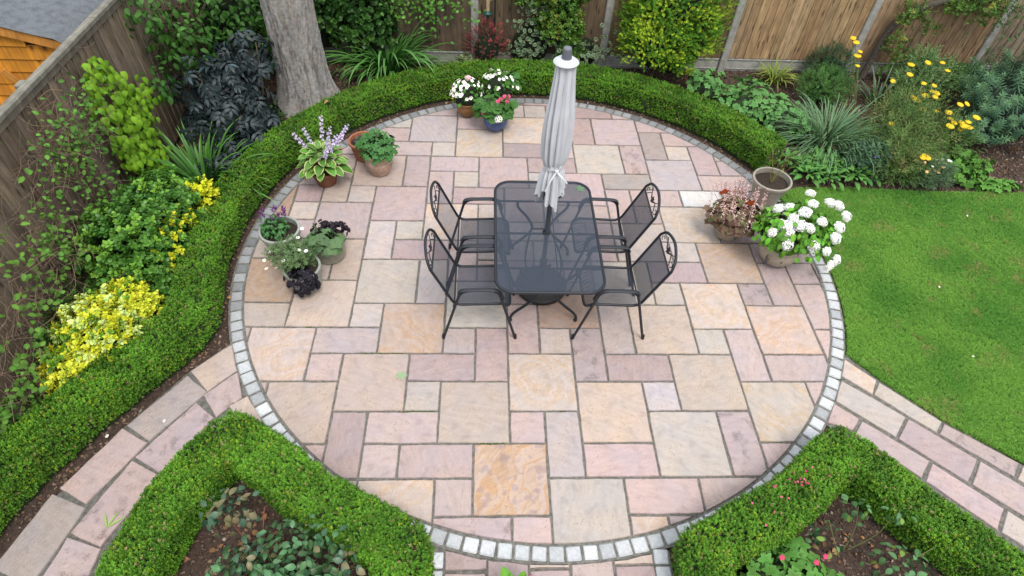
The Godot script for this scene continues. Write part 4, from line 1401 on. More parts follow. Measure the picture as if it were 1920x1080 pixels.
	lv = vset(4, func() -> MB: return lobed(rf(0.05, 0.064), 5, 0.25, vary(Color(0.09, 0.155, 0.07), 0.25), vary(Color(0.075, 0.135, 0.055), 0.2), 0.4, 0.6, 0.4))
	parts(lv, "leaf", LEAF_M, dome(62, V(-0.01, 0.24, 0.05), V(0.15, 0.11, 0.13), 0.8, 1.2, 0.35, 0.0, 0.2), t)
	lv = vset(3, func() -> MB: return lobed(rf(0.028, 0.036), 5, 0.2, Color(0.012, 0.009, 0.014), Color(0.018, 0.013, 0.02), 0.5))
	parts(lv, "dark_leaf", MAT.gloss_leaf, dome(80, V(0.02, 0.26, -0.10), V(0.18, 0.10, 0.07), 0.8, 1.2, 0.35, -0.2, 0.3), t)
	t = pot("potted_daisies", "grey leaved daisies and a near black trailing plant in a grey pot, nearest the camera", V(-2.27, 0, 0.42), 0.145, 0.165, 0.25, grey * 0.93, MAT.glaze, 0, 0.03)
	t.rotation.y = 0
	band(t, 0.163, 0.185, 0.008, grey * 1.02)
	var sp := sprig(12, 0.022, 0.006, 0.045, 1.0, 2, Color.WHITE)
	xs = tips(420, V(-0.07, 0.34, -0.05), V(0.20, 0.14, 0.15), 0.8, 1.3, -0.4, 0.35)
	stuff(sp, "feathery_foliage", LEAF_M, xs, tones(xs, Color(0.07, 0.14, 0.05), Color(0.15, 0.24, 0.10)), t)
	core(t, V(-0.05, 0.29, -0.03), V(0.12, 0.08, 0.10))
	lv = vset(3, func() -> MB: return lobed(rf(0.026, 0.034), 5, 0.12, Color(0.010, 0.009, 0.015), Color(0.017, 0.015, 0.024), 0.5))
	parts(lv, "dark_leaf", MAT.gloss_leaf, dome(170, V(0.02, 0.20, 0.14), V(0.14, 0.14, 0.10), 0.8, 1.2, 0.5, -0.75, 0.25), t)
	var daisy := floret(0.020, 12, Color(0.85, 0.85, 0.80), Color(0.70, 0.42, 0.02), 0.1).mesh()
	for q in [V(-0.33, 0.30, -0.02), V(-0.29, 0.33, -0.10), V(-0.26, 0.27, 0.0), V(-0.22, 0.25, 0.03), V(-0.30, 0.27, 0.06), V(-0.10, 0.42, 0.10), V(0.02, 0.44, -0.02), V(0.10, 0.48, 0.03), V(0.03, 0.54, -0.20), V(0.0, 0.50, -0.12)]:
		var m := MB.new()
		m.tube([V(-0.05, 0.3, 0), q.lerp(V(-0.05, 0.3, 0), 0.4) + V(0, 0.03, 0), q], [0.0015], 5, Color(0.09, 0.15, 0.05))
		put(m, "flower_stalk", MAT.matte, t)
		put(daisy, "daisy", MAT.petal, t, aim(q, V(0, 0.1, 1) + rv(0.4), V(0, 1, 0.35)))
	# stoneware at the right
	var buff := Color(0.36, 0.315, 0.245)
	t = pot("potted_heuchera", "bronze leaved heuchera with pale pink flower plumes in a buff pot with a blue band", V(2.06, 0, -0.36), 0.125, 0.165, 0.25, buff, MAT.glaze, 0, 0.02, 0.012)
	t.rotation.y = 0
	band(t, 0.158, 0.115, 0.016, Color(0.06, 0.075, 0.13))
	band(t, 0.152, 0.075, 0.003, Color(0.08, 0.09, 0.12))
	var mk := MB.new()
	for k in 3: mk.add(leaf(0.03, 0.014, 3, 0.1, 0.2, Color(0.06, 0.07, 0.12)), aim(V(0.03, 0.075, 0.148), V(cos(k * 0.9 - 0.9) * 0.6, sin(k * 0.9 - 0.3), 0.1), V(0, 0, 1)))
	put(mk, "painted_sprig", MAT.glaze, t.get_node("pot"))
	lv = vset(6, func() -> MB: return lobed(rf(0.038, 0.052), 5, 0.30, vary(Color(0.13, 0.105, 0.065), 0.35) if rng.randf() < 0.55 else vary(Color(0.11, 0.145, 0.045), 0.25), vary(Color(0.16, 0.08, 0.06), 0.3), 0.5, 0.6, 0.5))
	parts(lv, "leaf", LEAF_M, dome(260, V(0.02, 0.29, 0.02), V(0.27, 0.17, 0.23), 0.85, 1.25, 0.45, -0.45, 0.22), t)
	parts(vset(2, func() -> MB: return lobed(0.055, 5, 0.28, Color(0.38, 0.09, 0.02), Color(0.33, 0.03, 0.03), 0.5)), "autumn_leaf", LEAF_M, [aim(V(-0.16, 0.50, -0.06), V(-0.2, 1, 0.2), V(0, 0.2, 1)), aim(V(0.09, 0.45, 0.05), V(0.3, 1, 0.2), V(0, 0.2, 1))], t)
	core(t, V(0, 0.25, 0), V(0.15, 0.1, 0.13))
	for i in 56:
		var a := rf(0, TAU)
		var r := 0.24 * sqrt(rng.randf())
		var q := V(cos(a) * r, 0, sin(a) * r)
		var m := MB.new()
		var top := q * 1.2 + V(0, rf(0.42, 0.60), 0)
		m.tube([q * 0.5 + V(0, 0.3, 0), top], [0.002], 5, Color(0.30, 0.12, 0.10))
		for k in 26:
			var p := top - V(0, rf(0, 0.17), 0) + rv(0.016)
			m.box(p, Vector3.ONE * rf(0.005, 0.010), Color(0.78, 0.60, 0.56) if rng.randf() < 0.75 else Color(0.55, 0.25, 0.26), 0.0015, Basis(rv(1).normalized(), rf(0, 3)))
		put(m, "flower_plume", MAT.petal, t)
	t = pot("potted_hydrangea", "white mophead hydrangea in a wide buff stoneware pot at the edge of the lawn", V(2.47, 0, 0.02), 0.125, 0.20, 0.27, buff, MAT.glaze, 0, 0.02, 0.035)
	t.rotation.y = 0
	mk = MB.new()
	for k in 4: mk.add(leaf(0.09, 0.014, 4, 0.1, 0.5, Color(0.06, 0.075, 0.10)), aim(V(-0.168, 0.13, 0.115), V(-0.15 + 0.12 * k, 0.7 - 0.5 * k, 0.3), V(-0.7, 0.1, 0.7)))
	mk.add(leaf(0.03, 0.02, 4, 0.1, 0.2, Color(0.09, 0.08, 0.07)), aim(V(-0.045, 0.14, 0.203), V(0.2, 1, 0.1), V(-0.1, 0, 1)))
	put(mk, "painted_sprig", MAT.glaze, t.get_node("pot"))
	lv = vset(5, func() -> MB: return leaf(rf(0.085, 0.105), 0.058, 5, 0.2, 0.7, vary(Color(0.085, 0.225, 0.02), 0.45)))
	parts(lv, "leaf", LEAF_M, dome(300, V(0.06, 0.42, 0.0), V(0.40, 0.23, 0.33), 0.6, 0.95, 0.3, -0.2, 0.12) + dome(260, V(0.06, 0.40, 0.0), V(0.38, 0.23, 0.31), 0.6, 0.95, 0.3, -0.35, 0.3), t)
	core(t, V(0, 0.36, 0), V(0.24, 0.16, 0.20))
	var hv := []
	for i in 3: hv.append(mophead(rf(0.044, 0.059), Color(0.84, 0.85, 0.82), 84, 0.0125).mesh())
	var hp := [V(0.20, 0.66, -0.26), V(0.17, 0.66, -0.10), V(0.40, 0.60, -0.19), V(0.47, 0.60, -0.15), V(0.53, 0.55, -0.05), V(-0.14, 0.58, -0.12), V(-0.02, 0.58, -0.14), V(0.08, 0.62, -0.02), V(-0.05, 0.60, 0.04), V(0.20, 0.62, 0.11), V(0.42, 0.52, 0.08), V(0.00, 0.58, 0.13), V(0.09, 0.56, 0.14), V(-0.11, 0.55, 0.10), V(-0.15, 0.52, 0.06), V(-0.09, 0.50, 0.13), V(0.36, 0.48, 0.19), V(-0.24, 0.48, 0.12), V(0.14, 0.46, 0.26), V(0.27, 0.40, 0.29), V(-0.10, 0.42, 0.22), V(0.38, 0.20, 0.29), V(0.46, 0.22, 0.23)]
	for i in hp.size():
		var out: Vector3 = (hp[i] - V(0.08, 0.25, 0)).normalized()
		put(hv[i % 3], "flower_head", MAT.petal, t, aim(hp[i] + V(0, 0.02, 0.01), V(0.2, 0, 1).cross(out), out, rf(0.85, 1.12)))
	for p in [hp[21], hp[22]]:
		var m := MB.new()
		m.tube(curve([V(0.12, 0.35, 0.1), V(0.28, 0.34, 0.22), p], 4), [0.004], 6, Color(0.12, 0.2, 0.04))
		put(m, "stem", MAT.matte, t)
	t = pot("potted_rose", "bare thorny rose stems in a ribbed grey brown pot on the edge of the lawn", V(2.66, 0, -0.95), 0.135, 0.205, 0.30, Color(0.30, 0.28, 0.235), MAT.glaze, 2, 0.06)
	for i in 9:
		var a := rf(0, TAU)
		stems(t, [[V(0, 0.23, 0), V(cos(a) * 0.08, 0.42, sin(a) * 0.08), V(cos(a) * 0.2, rf(0.5, 0.72), sin(a) * 0.2)]], 0.004, Color(0.17, 0.15, 0.05))
	lv = vset(2, func() -> MB: return leaf(0.025, 0.014, 3, 0.2, 0.4, vary(Color(0.12, 0.16, 0.03), 0.3)))
	parts(lv, "leaf", LEAF_M, dome(40, V(0, 0.5, 0), V(0.17, 0.2, 0.17), 0.8, 1.2, 0.2, -0.8, 0.5), t)
	# hydrangea pot on the front path
	t = pot("potted_hydrangea", "pink hydrangea head and broad leaves in an orange clay pot on the front path", V(-0.33, 0, 3.33), 0.10, 0.15, 0.22, clay, MAT.clay, 0, 0.02)
	t.rotation.y = 0
	lv = vset(3, func() -> MB: return leaf(rf(0.12, 0.14), 0.075, 5, 0.2, 0.8, vary(Color(0.09, 0.24, 0.025), 0.2)))
	parts(lv, "leaf", LEAF_M, rosette(14, V(-0.03, 0.2, -0.02), 0.16, 0.10, 1.0), t)
	put(mophead(0.07, Color(0.72, 0.09, 0.24), 70), "flower_head", MAT.petal, t, Transform3D(Basis.IDENTITY, V(0.07, 0.30, -0.07)))

func begonia(t: Node3D, c: Vector3, r: Vector3, nf: int, nl: int) -> void:
	var lv := vset(3, func() -> MB: return leaf(rf(0.045, 0.06), 0.04, 4, 0.3, 0.6, vary(Color(0.05, 0.15, 0.02), 0.3)))
	parts(lv, "leaf", MAT.gloss_leaf, dome(nl, c, r * 0.95, 0.8, 1.2, 0.3, -0.3, 0.2), t)
	core(t, c - V(0, 0.03, 0), r * 0.72)
	var fv := []
	for i in 3: fv.append(floret(rf(0.022, 0.029), 5, Color(0.84, 0.85, 0.80), Color(0.65, 0.50, 0.08), 0.25).mesh())
	for i in nf:
		var d := V(rng.randfn(), absf(rng.randfn()) + 0.15, rng.randfn()).normalized()
		put(fv[i % 3], "flower", MAT.petal, t, aim(c + V(d.x * r.x, d.y * r.y, d.z * r.z) * rf(0.98, 1.12), d.cross(V(0.3, 0.5, 0.8)), d + rv(0.35), rf(0.8, 1.25)))

func fronds(t: Node3D, at: Vector3, n: int, L: float, col: Color) -> void:  # a fern
	var lf := leaf(0.03, 0.008, 2, 0.1, 0.2, Color.WHITE)
	for i in n:
		var m := MB.new()
		var az := i * 2.4 + rf(-0.2, 0.2)
		var out := V(cos(az), 0, sin(az))
		var p := at
		for k in 22:
			var u := k / 21.0
			var d := (out * (0.35 + u * 0.9) + V(0, 1.0 - u * 1.1, 0)).normalized()
			p += d * L / 22.0
			var sd := d.cross(V(0, 1, 0.01)).normalized()
			var s := 2.6 * sin(PI * clampf(0.12 + u * 0.86, 0, 1)) * L
			for q in [-1, 1]: m.add(lf, aim(p, sd * q + d * 0.35, d.cross(sd) * -1.0 if false else V(0, 1, 0), s), vary(col, 0.12))
		put(m, "frond", LEAF_M, t)

func clump(t: Node3D, at: Vector3, n: int, L0: float, L1: float, W: float, arch: float, a: Color, b: Color, spread: float, edge := Color(0, 0, 0, 0), lean := Vector3.ZERO) -> void:  # strap leaves
	var lv := []
	for i in 8: lv.append(strap(rf(L0, L1), W * rf(0.8, 1.2), arch * rf(0.3, 1.3), vary(a, 0.2), vary(b, 0.2), 9, edge).mesh())
	var xs := []
	for i in n:
		var az := rf(0, TAU)
		var rr := spread * sqrt(rng.randf())
		var bs := Basis(Vector3.UP, az)
		var tilt := Basis(bs.x, rf(0.05, 0.75) * (0.4 + rr / maxf(spread, 0.01)))
		var bb := tilt * bs
		if lean != Vector3.ZERO: bb = Basis(V(0, 1, 0).cross(lean).normalized(), lean.length()) * bb
		xs.append(Transform3D(bb * rf(0.75, 1.15), at + V(sin(az) * rr, -0.01, cos(az) * rr)))
	parts(lv, "leaf", MAT.gloss_leaf, xs, t)

func bush(called: String, label: String, cat: String, blobs: Array, per: int, sp, a: Color, b: Color, c := Color(0, 0, 0, 0), share := 0.0, mat: Material = null, grp := "") -> Node3D:  # a shrub whose leaves are too small to tell apart
	var t := thing(called, label, cat, Vector3.ZERO, 0.0, grp)
	var xs := []
	for q in blobs:
		core(t, q[0] - V(0, q[1].y * 0.08, 0), q[1] * 0.58)
		xs.append_array(tips(int(1.75 * per * q[1].x * (q[1].y + q[1].z)), q[0], q[1]))
	stuff(sp, "foliage", mat if mat else LEAF_M, xs, tones(xs, a, b, 3.0, c, share), t)
	return t

func build_beds() -> void:
	# left bed, from the house outwards
	var round_sprig := sprig(8, 0.042, 0.030, 0.06, 1.0, 3, Color.WHITE, 0.2)
	var small_sprig := sprig(9, 0.026, 0.016, 0.05, 1.0, 2, Color.WHITE, 0.2)
	var var_sprig := sprig(9, 0.028, 0.020, 0.045, 1.0, 3, Color(0.62, 0.80, 0.36), 0.15, Color(1.0, 1.0, 0.8))
	var t := bush("variegated_euonymus", "bright yellow and cream variegated euonymus low in the left bed, against the hedge", "shrub", [[V(-3.72, 0.22, 1.24), V(0.30, 0.34, 0.32)], [V(-3.60, 0.22, 0.96), V(0.22, 0.28, 0.20)], [V(-3.88, 0.16, 1.52), V(0.18, 0.22, 0.20)]], 3300, var_sprig, Color(0.70, 0.60, 0.04), Color(0.92, 0.82, 0.12), Color(0.20, 0.36, 0.06), 0.22)
	var cream := tips(300, V(-3.72, 0.25, 1.22), V(0.30, 0.33, 0.32), 0.8, 1.2)
	stuff(var_sprig, "cream_shoots", LEAF_M, cream, tones(cream, Color(0.78, 0.78, 0.44), Color(0.88, 0.88, 0.60)), t)
	t = bush("euonymus", "large glossy green euonymus with a few yellow shoots, tallest shrub of the left bed", "shrub", [[V(-3.80, 0.34, 0.28), V(0.40, 0.42, 0.44)], [V(-3.70, 0.32, -0.22), V(0.34, 0.36, 0.36)], [V(-3.64, 0.22, 0.62), V(0.26, 0.28, 0.26)]], 1500, round_sprig, Color(0.034, 0.115, 0.016), Color(0.10, 0.255, 0.035), Color(0.16, 0.34, 0.04), 0.16, MAT.gloss_leaf)
	var xs := tips(150, V(-3.46, 0.28, 0.10), V(0.12, 0.28, 0.50), 0.8, 1.2, -0.5) + tips(120, V(-3.40, 0.36, -0.42), V(0.13, 0.20, 0.13), 0.8, 1.2, -0.5)
	stuff(var_sprig, "yellow_shoots", LEAF_M, xs, tones(xs, Color(0.68, 0.58, 0.02), Color(0.85, 0.74, 0.06)), t)
	t = thing("strap_plant", "dark green strap leaved clump between the euonymus and the dark elder", "plant")
	clump(t, V(-3.66, 0.0, -1.02), 170, 0.45, 0.78, 0.032, 1.6, Color(0.04, 0.12, 0.022), Color(0.09, 0.22, 0.04), 0.24)
	t = thing("fern", "small fern under the left fence beside the strap leaved clump", "fern")
	fronds(t, V(-3.98, 0.0, -0.95), 11, 0.38, Color(0.06, 0.15, 0.03))
	# dark elder
	t = thing("dark_elder", "dark purple black leaved elder below the tree trunk", "shrub")
	var lv := vset(6, func() -> MB: return leaf(rf(0.088, 0.115), 0.034, 5, 0.2, 1.0, vary(Color(0.031, 0.047, 0.050), 0.45)))
	var xf := []
	for q in [[V(-3.55, 0.36, -1.80), V(0.50, 0.44, 0.50), 230], [V(-3.62, 0.66, -2.05), V(0.46, 0.36, 0.42), 190], [V(-3.36, 0.82, -2.40), V(0.36, 0.26, 0.30), 100], [V(-3.50, 0.14, -1.36), V(0.36, 0.22, 0.30), 130], [V(-3.25, 0.3, -2.0), V(0.26, 0.36, 0.34), 110]]:
		for x in dome(q[2], q[0], q[1] * 1.08, 0.75, 1.2, 0.6, -0.3, 0.5, 0.2):  # each place carries a fan of drooping leaflets
			for k in 5: xf.append(x * Transform3D(Basis(Vector3.UP, [0.0, 0.9, -0.9, 1.2, -1.2][k] + rf(-0.15, 0.15)), V(0, 0, [0.03, 0.01, 0.01, -0.035, -0.035][k])))
		core(t, q[0] - V(0, 0.05, 0), q[1] * 0.5, Color(0.010, 0.012, 0.011))
	xf.sort_custom(func(p: Transform3D, q: Transform3D) -> bool: return p.origin.y > q.origin.y)
	parts(lv, "leaflet", MAT.dark_leaf, xf, t)
	stems(t, [[V(-3.4, 0, -1.9), V(-3.42, 0.35, -1.85), V(-3.45, 0.8, -2.0)], [V(-3.45, 0, -1.9), V(-3.6, 0.4, -1.7), V(-3.72, 0.9, -1.9)], [V(-3.38, 0, -1.95), V(-3.2, 0.5, -2.2), V(-3.2, 1.0, -2.4)]], 0.014, Color(0.12, 0.08, 0.05))
	# golden climbing hydrangea on the left fence
	t = thing("climbing_hydrangea", "golden green round leaved climber hanging on the left fence", "climber")
	lv = vset(6, func() -> MB: return leaf(rf(0.075, 0.098), 0.074, 5, 0.2, 0.8, vary(Color(0.115, 0.245, 0.016), 0.3), Color(0, 0, 0, 0), 0.68, 0.65))
	xf = []
	for i in 600:
		var u := sqrt(rng.randf()) if i % 3 == 0 else rng.randf()
		var yy := lerpf(1.55, 0.22, u)
		var zz := lerpf(-0.86, -0.98, u) + rf(-1, 1) * (0.17 + 0.22 * sin(u * PI)) + (0.28 * smoothstep(0.55, 0.9, yy) * smoothstep(1.25, 1.0, yy) * -absf(rng.randfn()) * 0.5)
		var off := 0.06 + absf(rng.randfn()) * 0.05 + 0.12 * u * rng.randf()
		xf.append(aim(V(-4.25 + off, yy, zz), V(0.35 + rf(-0.2, 0.3), -0.75, rf(-0.6, 0.6)), V(0.85, 0.6, 0.15) + rv(0.3), rf(0.65, 1.12)))
	parts(lv, "leaf", LEAF_M, xf, t)
	stems(t, [[V(-4.2, 0, -0.95), V(-4.2, 0.6, -0.9), V(-4.22, 1.2, -0.85), V(-4.2, 1.55, -0.85)]], 0.012, Color(0.13, 0.09, 0.06))
	# twiggy honeysuckles on the left fence
	for cfg in [["tangled bare twigged honeysuckle with sparse green leaves high on the left fence", V(-4.15, 1.28, -0.12), V(0.12, 0.28, 0.46), 300, 420], ["bare twigged climber sprawling down the left fence nearest the house", V(-4.12, 0.72, 1.05), V(0.16, 0.60, 0.75), 320, 330], ["leafy honeysuckle low on the left fence between the two twiggy climbers", V(-4.12, 0.62, -0.05), V(0.10, 0.45, 0.35), 60, 260], ["leafy green climber at the foot of the left fence, lowest at the left edge", V(-4.08, 0.36, 1.72), V(0.14, 0.28, 0.50), 90, 330], ["leafy young shoots half way up the left fence above the yellow euonymus", V(-4.12, 0.80, 0.72), V(0.10, 0.28, 0.34), 70, 240]]:
		t = thing("honeysuckle", cfg[0], "climber", Vector3.ZERO, 0.0, "climbers on the left fence")
		var c: Vector3 = cfg[1]
		var r: Vector3 = cfg[2]
		var m := MB.new()
		for i in cfg[3]:
			var p := c + V(rng.randfn() * r.x * 0.6, rng.randfn() * r.y * 0.55, rng.randfn() * r.z * 0.55)
			var d := V(rf(-0.3, 0.5), rf(-1, 0.6), rf(-1, 1)).normalized() * rf(0.10, 0.32)
			m.tube(curve([p, p + d * 0.5 + rv(0.04), p + d + rv(0.06)], 3), [0.0028, 0.0018], 4, vary(Color(0.19, 0.135, 0.095), 0.3))
		put(m, "twigs", MAT.matte, t).set_meta("kind", "stuff")
		stems(t, [[V(c.x, 0.0, c.z + 0.1), V(c.x - 0.05, c.y * 0.5, c.z), V(c.x, c.y, c.z - 0.1)], [V(c.x, 0.0, c.z + 0.2), V(c.x, c.y * 0.6, c.z + 0.25), V(c.x - 0.04, c.y * 1.2, c.z + 0.1)]], 0.010, Color(0.15, 0.11, 0.08))
		lv = vset(4, func() -> MB: return leaf(rf(0.036, 0.058), 0.032, 4, 0.25, 0.6, vary(Color(0.085, 0.205, 0.028), 0.4)))
		xf = []
		for i in cfg[4]:
			var p := c + V(absf(rng.randfn()) * r.x * 0.7, rng.randfn() * r.y * 0.6, rng.randfn() * r.z * 0.55)
			if N(p, 4.0) < -0.12: continue
			xf.append(aim(p, V(rf(-0.3, 0.6), rf(-0.7, 0.4), rf(-1, 1)), V(0.6, 0.9, 0.1) + rv(0.3), rf(0.7, 1.3)))
		parts(lv, "leaf", LEAF_M, xf, t)
	t = bush("low_shrub", "small dark leaved shrub at the foot of the left fence, left of the yellow euonymus", "shrub", [[V(-4.02, 0.2, 1.15), V(0.18, 0.28, 0.40)], [V(-4.05, 0.14, 2.1), V(0.14, 0.2, 0.3)]], 1300, small_sprig, Color(0.03, 0.08, 0.015), Color(0.07, 0.16, 0.03), Color(0.12, 0.22, 0.03), 0.1)
	# green climbing shrub over the fence corner, and ivy behind the trunk
	t = thing("climbing_shrub", "mid green open shrub arching over the left fence, left of the tree trunk", "shrub")
	lv = vset(5, func() -> MB: return leaf(rf(0.065, 0.085), 0.046, 4, 0.2, 0.6, vary(Color(0.045, 0.125, 0.022), 0.3)))
	xf = []
	for q in [[V(-3.95, 1.02, -2.3), V(0.36, 0.52, 0.48), 420], [V(-3.75, 1.0, -3.1), V(0.55, 0.75, 0.45), 480], [V(-4.15, 1.52, -2.0), V(0.26, 0.26, 0.32), 90], [V(-4.05, 0.85, -1.7), V(0.14, 0.28, 0.2), 70], [V(-3.5, 0.7, -2.9), V(0.4, 0.5, 0.3), 260]]:
		xf.append_array(dome(q[2], q[0], q[1], 0.75, 1.25, 0.4, -0.6, 0.35, 0.3))
	xf.sort_custom(func(p: Transform3D, q: Transform3D) -> bool: return p.origin.y > q.origin.y)
	core(t, V(-3.8, 0.7, -3.4), V(0.34, 0.6, 0.26))
	parts(lv, "leaf", LEAF_M, xf, t)
	var wl := []
	for i in 14: wl.append([V(-4.0, 0.0, -2.6 - 0.05 * i), V(-4.0 + rf(-0.1, 0.2), 0.8, -2.5 + rf(-0.3, 0.3)), V(-3.9 + rf(-0.3, 0.3), rf(1.3, 1.8), -2.4 + rf(-0.5, 0.5))])
	stems(t, wl, 0.006, Color(0.13, 0.085, 0.06), "twig")
	t = bush("ivy", "dark ivy mass behind the tree trunk in the back left corner", "climber", [[V(-3.05, 0.75, -3.75), V(0.75, 0.85, 0.22)], [V(-2.25, 0.55, -3.80), V(0.42, 0.75, 0.18)], [V(-3.75, 0.5, -3.5), V(0.5, 0.6, 0.3)]], 900, sprig(6, 0.055, 0.05, 0.07, 1.0, 3), Color(0.018, 0.06, 0.012), Color(0.04, 0.115, 0.02), Color(0.07, 0.16, 0.03), 0.08, MAT.gloss_leaf)
	t = bush("ground_cover", "low green weeds at the foot of the tree trunk beside the elder", "plant", [[V(-3.28, 0.03, -2.25), V(0.16, 0.14, 0.30)]], 2600, small_sprig, Color(0.05, 0.13, 0.02), Color(0.10, 0.20, 0.04))
	# back bed
	t = thing("strap_plant", "tall arching strap leaved clump right of the tree trunk, under the back fence", "plant")
	clump(t, V(-1.92, 0.0, -3.60), 190, 0.50, 1.05, 0.036, 1.8, Color(0.045, 0.135, 0.026), Color(0.10, 0.235, 0.06), 0.22)
	t = thing("climbing_rose", "climber with yellowing leaves on the back fence above the strap leaved clump", "climber")
	lv = vset(8, func() -> MB: return leaf(rf(0.04, 0.06), 0.034, 4, 0.2, 0.5, vary(Color(0.07, 0.18, 0.03), 0.3) if i_pick() else vary(Color(0.24, 0.22, 0.035), 0.3)))
	xf = []
	for i in 520:
		var p := V(-1.45 + rng.randfn() * 0.34, 0.98 + rng.randfn() * 0.26, -3.88 + absf(rng.randfn()) * 0.12)
		if p.y < 0.62 and rng.randf() < 0.7: continue
		xf.append(aim(p, V(rf(-1, 1), rf(-0.9, 0.3), rf(0, 0.6)), V(0, 0.8, 0.7) + rv(0.35), rf(0.75, 1.25)))
	parts(lv, "leaf", LEAF_M, xf, t)
	wl = []
	for i in 12: wl.append([V(-1.5 + rf(-0.4, 0.4), 0.4, -3.9), V(-1.4 + rf(-0.4, 0.5), 0.8, -3.85), V(-1.3 + rf(-0.6, 0.7), rf(0.9, 1.4), -3.85)])
	stems(t, wl, 0.004, Color(0.14, 0.10, 0.07), "twig")
	t = thing("fern", "bright green fern standing just behind the hedge at the back", "fern")
	fronds(t, V(-1.10, 0.0, -3.66), 14, 0.40, Color(0.085, 0.20, 0.035))
	t = bush("barberry", "dark red leaved barberry under the bird feeder", "shrub", [[V(-0.55, 0.34, -3.72), V(0.30, 0.36, 0.16)]], 1500, sprig(8, 0.018, 0.012, 0.06, 0.9, 2), Color(0.10, 0.05, 0.035), Color(0.17, 0.04, 0.045), Color(0.36, 0.05, 0.06), 0.14)
	t = bush("small_plant", "small green variegated ground plant between the fern and the barberry", "plant", [[V(-0.86, 0.08, -3.62), V(0.16, 0.16, 0.12)]], 2600, small_sprig, Color(0.10, 0.18, 0.06), Color(0.25, 0.30, 0.14))
	# bird feeder
	t = thing("bird_feeder", "green seed tube feeder hanging on a dark pole in front of the back fence", "bird feeder", V(-0.44, 0, -3.86))
	rod([V(0, 0, 0), V(0, 1.7, 0)], 0.011, "pole", t)
	rod(curve([V(0, 1.66, 0), V(-0.04, 1.72, 0.0), V(-0.10, 1.68, 0.02), V(-0.10, 1.62, 0.02)], 5), 0.006, "hook", t)
	var m := MB.new()
	m.lathe([Vector2(0, 0.70), Vector2(0.018, 0.70), Vector2(0.022, 0.745), Vector2(0.05, 0.75), Vector2(0.058, 0.765), Vector2(0.058, 0.775), Vector2(0.03, 0.785), Vector2(0.028, 0.80)], 20, [Color(0.01, 0.075, 0.065)], V(-0.10, 0.0, 0.02))
	put(m, "seed_tray", MAT.plastic, t)
	m = MB.new()
	m.lathe([Vector2(0.026, 0.80), Vector2(0.026, 1.35), Vector2(0, 1.352)], 16, [Color(0.45, 0.33, 0.20), Color(0.36, 0.25, 0.14)], V(-0.10, 0.0, 0.02))
	put(m, "seed_tube", MAT.petal, t)
	m = MB.new()
	m.lathe([Vector2(0.05, 1.35), Vector2(0.045, 1.37), Vector2(0.01, 1.40), Vector2(0, 1.40)], 16, [Color(0.01, 0.075, 0.065)], V(-0.10, 0.0, 0.02))
	put(m, "lid", MAT.plastic, t)
	rod([V(-0.10, 1.40, 0.02), V(-0.10, 1.62, 0.02)], 0.002, "hanger", t)
	rod([V(0.55, 0, 0.02), V(0.55, 1.6, 0.02)], 0.007, "cane", t)
	# variegated climber and choisya
	t = thing("variegated_climber", "cream edged variegated climber on the back fence left of the golden green shrub", "climber")
	lv = vset(5, func() -> MB: return leaf(rf(0.055, 0.07), 0.046, 4, 0.15, 0.5, vary(Color(0.05, 0.11, 0.05), 0.25), Color(0.48, 0.50, 0.30), 0.75, 0.6))
	xf = []
	for i in 300:
		var p: Vector3
		if i < 120: p = V(0.02 + rng.randfn() * 0.17, 0.33 + rng.randfn() * 0.17, -3.80 + absf(rng.randfn()) * 0.10)
		elif i < 190: p = V(0.05 + rng.randfn() * 0.13, 0.80 + rng.randfn() * 0.15, -3.86 + absf(rng.randfn()) * 0.08)
		else: p = V(0.80 + rng.randfn() * 0.22, 0.24 + absf(rng.randfn()) * 0.15, -3.80 + absf(rng.randfn()) * 0.10)
		if p.y < 0.03: continue
		xf.append(aim(p, V(rf(-1, 1), rf(-0.7, 0.4), rf(-0.2, 0.8)), V(0, 0.7, 0.8) + rv(0.35), rf(0.75, 1.2)))
	parts(lv, "leaf", LEAF_M, xf, t)
	core(t, V(0.05, 0.3, -3.88), V(0.25, 0.3, 0.05))
	core(t, V(0.78, 0.22, -3.88), V(0.25, 0.22, 0.06))
	t = bush("choisya", "glossy mid green shrub against the back fence behind the closed parasol", "shrub", [[V(0.46, 0.62, -3.80), V(0.30, 0.40, 0.16)], [V(0.40, 1.05, -3.82), V(0.38, 0.36, 0.16)], [V(0.62, 0.28, -3.78), V(0.16, 0.2, 0.12)], [V(-0.02, 0.98, -3.86), V(0.2, 0.16, 0.08)]], 1700, sprig(8, 0.046, 0.018, 0.05, 1.0, 3), Color(0.045, 0.125, 0.018), Color(0.11, 0.23, 0.03), Color(0.20, 0.22, 0.03), 0.08, MAT.gloss_leaf)
	# golden green clipped shrub
	t = bush("golden_shrub", "big upright golden green shrub in front of the back fence, right of the parasol", "shrub", [[V(1.92, 0.95, -3.55), V(0.66, 0.88, 0.40)], [V(1.72, 0.60, -3.42), V(0.46, 0.50, 0.30)], [V(2.2, 0.62, -3.52), V(0.40, 0.5, 0.28)], [V(2.02, 0.36, -3.40), V(0.26, 0.24, 0.2)]], 2900, sprig(12, 0.018, 0.011, 0.065, 1.0, 2), Color(0.04, 0.13, 0.012), Color(0.12, 0.29, 0.02), Color(0.36, 0.52, 0.03), 0.34)
	stems(t, [[V(1.78, 0, -3.6), V(1.75, 0.2, -3.55), V(1.6, 0.5, -3.5)], [V(1.85, 0, -3.6), V(1.9, 0.25, -3.55), V(2.0, 0.6, -3.5)], [V(1.8, 0, -3.55), V(1.82, 0.3, -3.5), V(1.8, 0.6, -3.45)]], 0.022, Color(0.10, 0.07, 0.045))
	# right bed
	t = thing("japanese_anemone", "mound of pale green maple shaped leaves behind the right end of the hedge", "plant")
